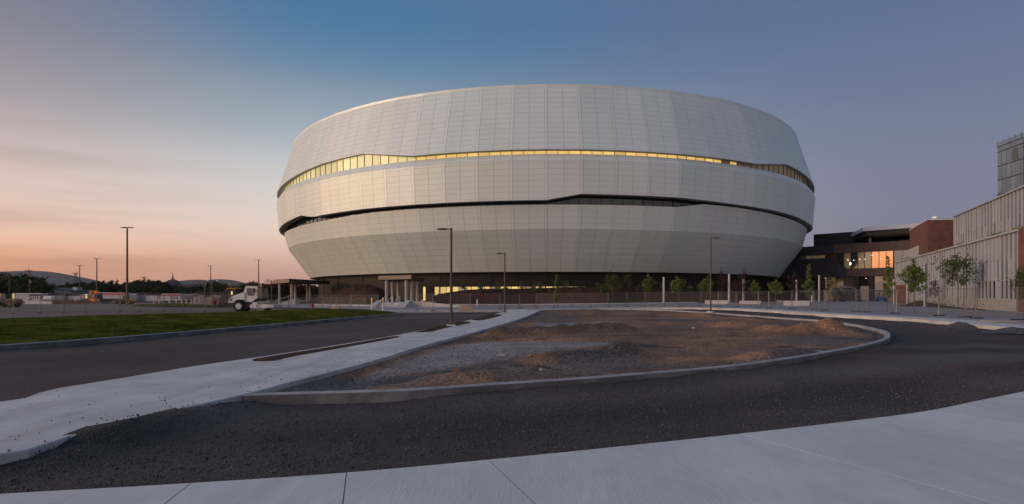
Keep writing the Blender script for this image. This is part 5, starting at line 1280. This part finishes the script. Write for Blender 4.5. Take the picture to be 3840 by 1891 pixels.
bd2 = MB().prismY([(-.82, .3), (.82, .3), (.86, .7), (.80, .98), (-.80, .98), (-.86, .7)], -2, 2).build('body', 'red', car); MB().prismY([(-.76, .983), (.76, .983), (.58, 1.45), (-.58, 1.45)], -1.2, 1.5).build('cabin', 'clear_glass', car); MB().prismY([(-.57, 1.452), (.57, 1.452), (.5, 1.5), (-.5, 1.5)], -.9, 1.3).build('roof', 'red', car)
for x0 in (-.7, .7):
    for y in (-1.25, 1.3): MB().lathe((x0, y, .31), [(.12, -.1), (.31, -.1), (.31, .1), (.12, .1)], 16, 'X').build('wheel', 'rubber', car)
    MB().bx(x0 - .12, x0 + .12, -2.03, -2.003, .68, .85).build('tail_light', 'red_stripe', car)
MB().bx(-.26, .26, -2.03, -2.003, .5, .64).build('number_plate', 'white_paint', car)
sl_ = thing('scissor_lift', 'blue scissor lift parked by the entrance of the dark link building', 'lift', (wx(3300, 112), 112, .45))
MB().bx(-1.1, 1.1, -.5, .5, .25, .85).build('chassis', 'blue', sl_)
for x0 in (-.75, .75): MB().lathe((x0, -.45, .25), [(.05, -.1), (.25, -.1), (.25, .1), (.05, .1)], 14, 'Y').build('wheel', 'rubber', sl_)
for k in range(4):
    z = .87 + k * .32
    for s in (-1, 1): MB().tube((-.95 * s, -.3, z), (.95 * s, -.3, z + .32), .05, .05, 4).build('scissor_arm', 'blue', sl_)
MB().bx(-1.1, 1.1, -.45, .45, 2.16, 2.3).build('platform', 'blue', sl_)
MB().path([(-1.1, -.45, 2.3), (-1.1, -.45, 3.2), (1.1, -.45, 3.2), (1.1, -.45, 2.3)], .03).build('guard_rail', 'blue', sl_); MB().path([(-1.1, -.45, 2.75), (1.1, -.45, 2.75)], .025).build('guard_rail', 'blue', sl_)
th = thing('telehandler', 'beige telescopic handler with a grey boom raised under the dark overhang', 'telehandler', (wx(3180, 110), 110, .45))
MB().bx(-2.0, 2.0, -.9, .9, .6, 1.3).build('chassis', 'roof_dark', th); c = MB().bx(-.9, .3, -.9, 0, 1.303, 2.7).build('cab', 'clear_glass', th); MB().bx(-1.0, .4, -.95, .05, 2.703, 2.8).build('cab_roof', 'wood', c)
for x0 in (-1.4, 1.4): wheel(th, x0, -.75, .6, .4, 'roof_dark')
MB().add([], []); MB().path([(-1.6, .4, 3.0), (1.6, .4, 2.55), (1.9, .4, 1.4)], .22, 8).build('boom', 'trailer_grey', th)
mx_ = thing('mortar_mixer', 'dusty mixer with a cylindrical hopper left of the telescopic handler', 'mixer', (wx(3135, 112), 112, .45))
MB().lathe((0, 0, 0), [(.3, .5), (.75, 1.3), (.75, 2.2), (.5, 2.7)], 16).build('drum', 'roof_dark', mx_); MB().bx(-.9, .9, -.5, .5, .3, .6).build('frame', 'wood', mx_)
for x0 in (-.6, .6): MB().lathe((x0, -.5, .28), [(.05, -.08), (.28, -.08), (.28, .08), (.05, .08)], 12, 'Y').build('wheel', 'rubber', mx_)

# ------------------------------------------------------------------ small site things
def at_px(x, y, dz=0): X, Y = px(x, y, dz); return (X, Y, G(X) + dz)
def bollard(p, label, h=1.4, band=True, group=None):
    t = thing('bollard', label, 'bollard', p, 0, group); MB().lathe((0, 0, 0), [(.10, 0), (.10, h - .1), (.07, h - .03), (.02, h)], 14).build('post', 'white_paint', t)
    if band:
        for k in range(3): MB().lathe((0, 0, 0), [(.112, h - .62 + k * .14), (.112, h - .51 + k * .14)], 14).build('reflective_band', 'yellow', t)
for x in (1395, 1437): bollard(at_px(x, 1162), 'white bollard with yellow bands at the tip of the lawn', 1.42, True, 'white bollards at the tip of the lawn')
for i, x in enumerate((577, 597, 635, 661, 681, 699, 717)): bollard((wx(x, 122), 122, -.11), 'striped bollard in the row before the red striped site trailer', 1.05, i in (0, 1, 4, 5, 6), 'bollards before the trailers')
for x, yb, h in ((1582, 1126, 1.0), (1789, 1140, 1.1)): bollard((wx(x, 86), 86, .05), 'plain white light bollard on the paving before the berm', h, False, 'plain white bollards')
hy = thing('fire_hydrant', 'dark red fire hydrant on the far kerb behind the lawn', 'hydrant', at_px(1173, 1160))
MB().lathe((0, 0, 0), [(.16, 0), (.16, .08), (.11, .1), (.11, .5), (.15, .53), (.15, .58), (.10, .68), (.03, .74)], 14).build('barrel', 'red', hy); MB().tube((-.2, 0, .42), (.2, 0, .42), .06, .06, 8).build('outlet', 'red', hy)
bk1 = thing('concrete_block', 'pale concrete block with yellow stripes beside the fire hydrant', 'block', at_px(1260, 1161)); MB().prismY([(-.5, 0), (.5, 0), (.45, .45), (-.45, .45)], -.3, .3).build('block', 'concrete', bk1)
for k in range(6): MB().prismY([(-.4 + k * .13, .16), (-.33 + k * .13, .16), (-.30 + k * .13, .34), (-.37 + k * .13, .34)], -.312, -.302).build('stripe', 'yellow', bk1)
bk2 = MB(); bk2.prismY([(-.72, 0), (.68, 0), (.70, .52), (.62, .60), (-.66, .58), (-.73, .5)], -.42, .42); o = bk2.build('stone_block', 'beige_stone', loc=at_px(1750, 1168)); tag(o, 'rough beige stone block on the gravel before the fence', 'block')
def stele(x, yb, yt, Yo=None, label='tall slim white post standing in the paving behind the fence', group='tall white posts', m='white_paint', w_=.26):
    X, Y = px(x, yb) if Yo is None else (wx(x, Yo), Yo); h = wz(yt, Y) - G(X); t = thing('tall_post', label, 'post', (X, Y, G(X)), .3, group)
    MB().bx(-w_ / 2, w_ / 2, -.09, .09, 0, h).build('shaft', m, t); MB().bx(-w_ / 2 - .1, w_ / 2 + .1, -.2, .2, 0, .06).build('base_plate', 'steel', t)
for x, yb, yt, lab in ((2489, 1138, 1040, 'slim white post standing alone on the paving between two bright green trees'), (2734, 1141, 1028, 'tallest slim white post at the end of the bench behind the island lamp'), (2788, 1140, 1047, 'slim white post behind the bench beside the low green tree'), (2987, 1133, 1050, 'slim birch white post behind the longest bench'), (3045, 1134, 1075, 'shortest white post beside the slender conical tree'), (3072, 1133, 1032, 'tall birch white post before the dark link building'), (3099, 1131, 1041, 'thin white post nearest the mortar mixer')): stele(x, yb, yt, label=lab, group=None)
stele(3354, 1141, 1047, Yo=80, label='tall pale post at the corner of the brick base', group=None, m='fin', w_=.26); stele(3404, 1134, 1009, Yo=72, label='tall pale post left of the dense young tree', group=None, m='fin', w_=.28); stele(3470, 1140, 987, Yo=64, label='thick grey post right of the dense young tree', group=None, m='panel_pale', w_=.34)
for i, (x0, x1, yb, yt, lab) in enumerate(((2643, 2733, 1141, 1127, 'pale concrete bench behind the island lamp post'), (2772, 2855, 1141, 1129, 'pale concrete bench between the white post and the low tree'), (2913, 2934, 1138, 1127, 'short pale concrete bench beside the longest bench'), (2938, 3038, 1147, 1129, 'longest pale concrete bench beside the slender conical tree'))):
    a, b = px(x0, yb), px(x1, yb); l = math.hypot(b[0] - a[0], b[1] - a[1]); h = (yb - yt) / FPX * a[1]; t = thing('concrete_bench', lab, 'bench', ((a[0] + b[0]) / 2, (a[1] + b[1]) / 2, G(a[0])), math.atan2(b[1] - a[1], b[0] - a[0]))
    MB().prismY([(-l / 2 + .08, 0), (l / 2 - .2, 0), (l / 2, h), (-l / 2, h)], -.3, .3).build('block', 'beige_stone' if i == 2 else 'dirty_white', t); MB().bx(-l / 2 + .1, l / 2 - .1, -.26, .26, h + .002, h + .03).build('seat', 'concrete', t)
for i, x in enumerate((104, 121, 138, 154, 171, 188)):
    t = thing('jersey_barrier', 'white concrete jersey barrier in the row before the white tank', 'barrier', (wx(x, 118), 118, -.11), 0, 'jersey barriers by the trailers'); MB().prismY([(-.42, 0), (.42, 0), (.42, .62), (-.42, .62)], -.14, .14).build('wall', 'dirty_white', t); MB().prismY([(-.44, 0), (.44, 0), (.44, .2), (-.44, .2)], -.3, .3).build('foot', 'dirty_white', t)
tk = thing('water_tank', 'white horizontal cylindrical tank behind the jersey barriers', 'tank', (wx(184, 125), 125, -.11)); MB().lathe((0, 0, 1.15), [(.25, -1.0), (.5, -.92), (.55, -.8), (.55, .8), (.5, .92), (.25, 1.0)], 18, 'X').build('tank', 'white_paint', tk)
for q in (-.55, .55): MB().bx(q - .08, q + .08, -.4, .4, 0, .72).build('saddle', 'roof_dark', tk)
for i, x in enumerate((211, 229, 247, 265, 283, 301, 322)):
    t = thing('pallet_stack', 'stack of brown wooden pallets beside the jersey barriers', 'pallets', (wx(x, 121), 121, -.11), rr.uniform(-.1, .1), 'pallet stacks'); hN = 6 if i != 4 else 4
    for k in range(hN):
        z = k * .16; pl = MB(); 
        for q in (-.42, 0, .42): pl.bx(q - .05, q + .05, -.5, .5, z, z + .09)
        pl.bx(-.47, .47, -.5, .5, z + .092, z + .125).build('pallet', 'wood', t)
for i, x in enumerate((730, 745, 757, 771, 786, 822, 838, 852)):
    t = thing('board_stack', 'upright bundle of pale boards leaning in the row before the red car', 'boards', (wx(x, 100), 100, -.11), rr.uniform(-.2, .2), 'upright board bundles'); hh = rr.uniform(1.35, 1.65)
    for k in range(4): MB().box((-.24 + k * .16 + .03, 0, hh / 2), (.12, .1, hh), 0, 0, .05 + .02 * (k % 2)).build('board', 'pale_wood', t)
    MB().bx(-.32, .36, .06, .14, .7, .78).build('batten', 'wood', t)
gh = [(wx(x, 118), y) for x, y in ((384, 116.5), (400, 115.5), (421, 117), (416, 119.5), (395, 120))]
region('gravel_heap', smooth_line(gh + [gh[0]], .4)[:-1], .2, lambda X, Y: -.11 + .55 * (1 - np.exp(-(nearest(gh, X, Y)[0] / .7) ** 2)) + .05 * fbm(X, Y, 2, 3, 70), 'stone')
gi = [px(x, y, -.1) for x, y in ((492, 1147), (560, 1151), (700, 1153), (820, 1153), (880, 1150), (720, 1143), (560, 1143))]
region('grass_island', smooth_line(gi + [gi[0]], 1.5)[:-1], 1.0, lambda X, Y: -.05 + .2 * np.clip(nearest(gi, X, Y)[0] / 1.5, 0, 1), 'turf')
# small spoil heaps left on the right-hand road, and an access plate in the paving
for x, y, wd_, h in ((3600, 1216, .7, .24), (3800, 1232, .9, .2)):
    c = px(x, y); pl = [(c[0] + wd_ * 1.5 * math.cos(a), c[1] + wd_ * math.sin(a)) for a in np.linspace(0, 6.28, 24)[:-1]]
    region('spoil_heap', pl, .15, lambda X, Y: gz(X) - .22 + h * 1.4 * np.exp(-(((X - c[0]) / wd_) ** 2 + ((Y - c[1]) / (wd_ * .7)) ** 2)) + .04 * fbm(X, Y, 2, 3, 80), 'stone')
pp = [px(x, y) for x, y in ((3676, 1204), (3775, 1202), (3832, 1211), (3730, 1211))]
mb = MB().prism(pp, G(pp[0][0]) + .012, G(pp[0][0]) + .05); tag(mb.build('wooden_sheet', 'beige_stone'), 'flat tan board lying on the paving beside the fence', 'board')
# bits of debris on the torn-up soil
for i, (x, y) in enumerate(((1708, 1392), (2035, 1372), (1990, 1337), (1880, 1335), (2175, 1224), (2600, 1229), (2010, 1176), (2025, 1170))):
    X, Y = px(x, y, -.1); z = float(isl_z(np.array([X]), np.array([Y]))[0]); o = MB().box((0, 0, .03), (.22, .09, .04), i, .2, .1).build('debris_piece', 'beige_stone' if i % 2 else 'wood', loc=(X, Y, z + .02)); tag(o, 'scrap of board or plastic lying on the torn up soil', 'debris', 'debris on the soil')
# reinforced edges seen along the paving of the plaza: low kerb behind the fence
kerb('plaza_kerb', [(wx(1190, 100), 98), (wx(1400, 92), 90), ] , 1, .3, 'concrete', top=.16)
kerb('plaza_kerb', smooth_line(arc(73.2, -17.4, 20, 12), 1.5), 1, .3, 'concrete', top=.16)
# ------------------------------------------------------------------ hazy evening air
hz = bpy.data.materials.new('haze'); hz.use_nodes = True; n_ = hz.node_tree.nodes; n_.clear()
pv = n_.new('ShaderNodeVolumePrincipled'); pv.inputs['Color'].default_value = (.80, .86, 1.0, 1); pv.inputs['Density'].default_value = 4.5e-5; pv.inputs['Anisotropy'].default_value = .1
ho = n_.new('ShaderNodeOutputMaterial'); hz.node_tree.links.new(pv.outputs[0], ho.inputs['Volume'])
tag(MB().bx(-8900, 8900, -8900, 8900, -2.2, 330).build('haze', hz), kind='stuff')
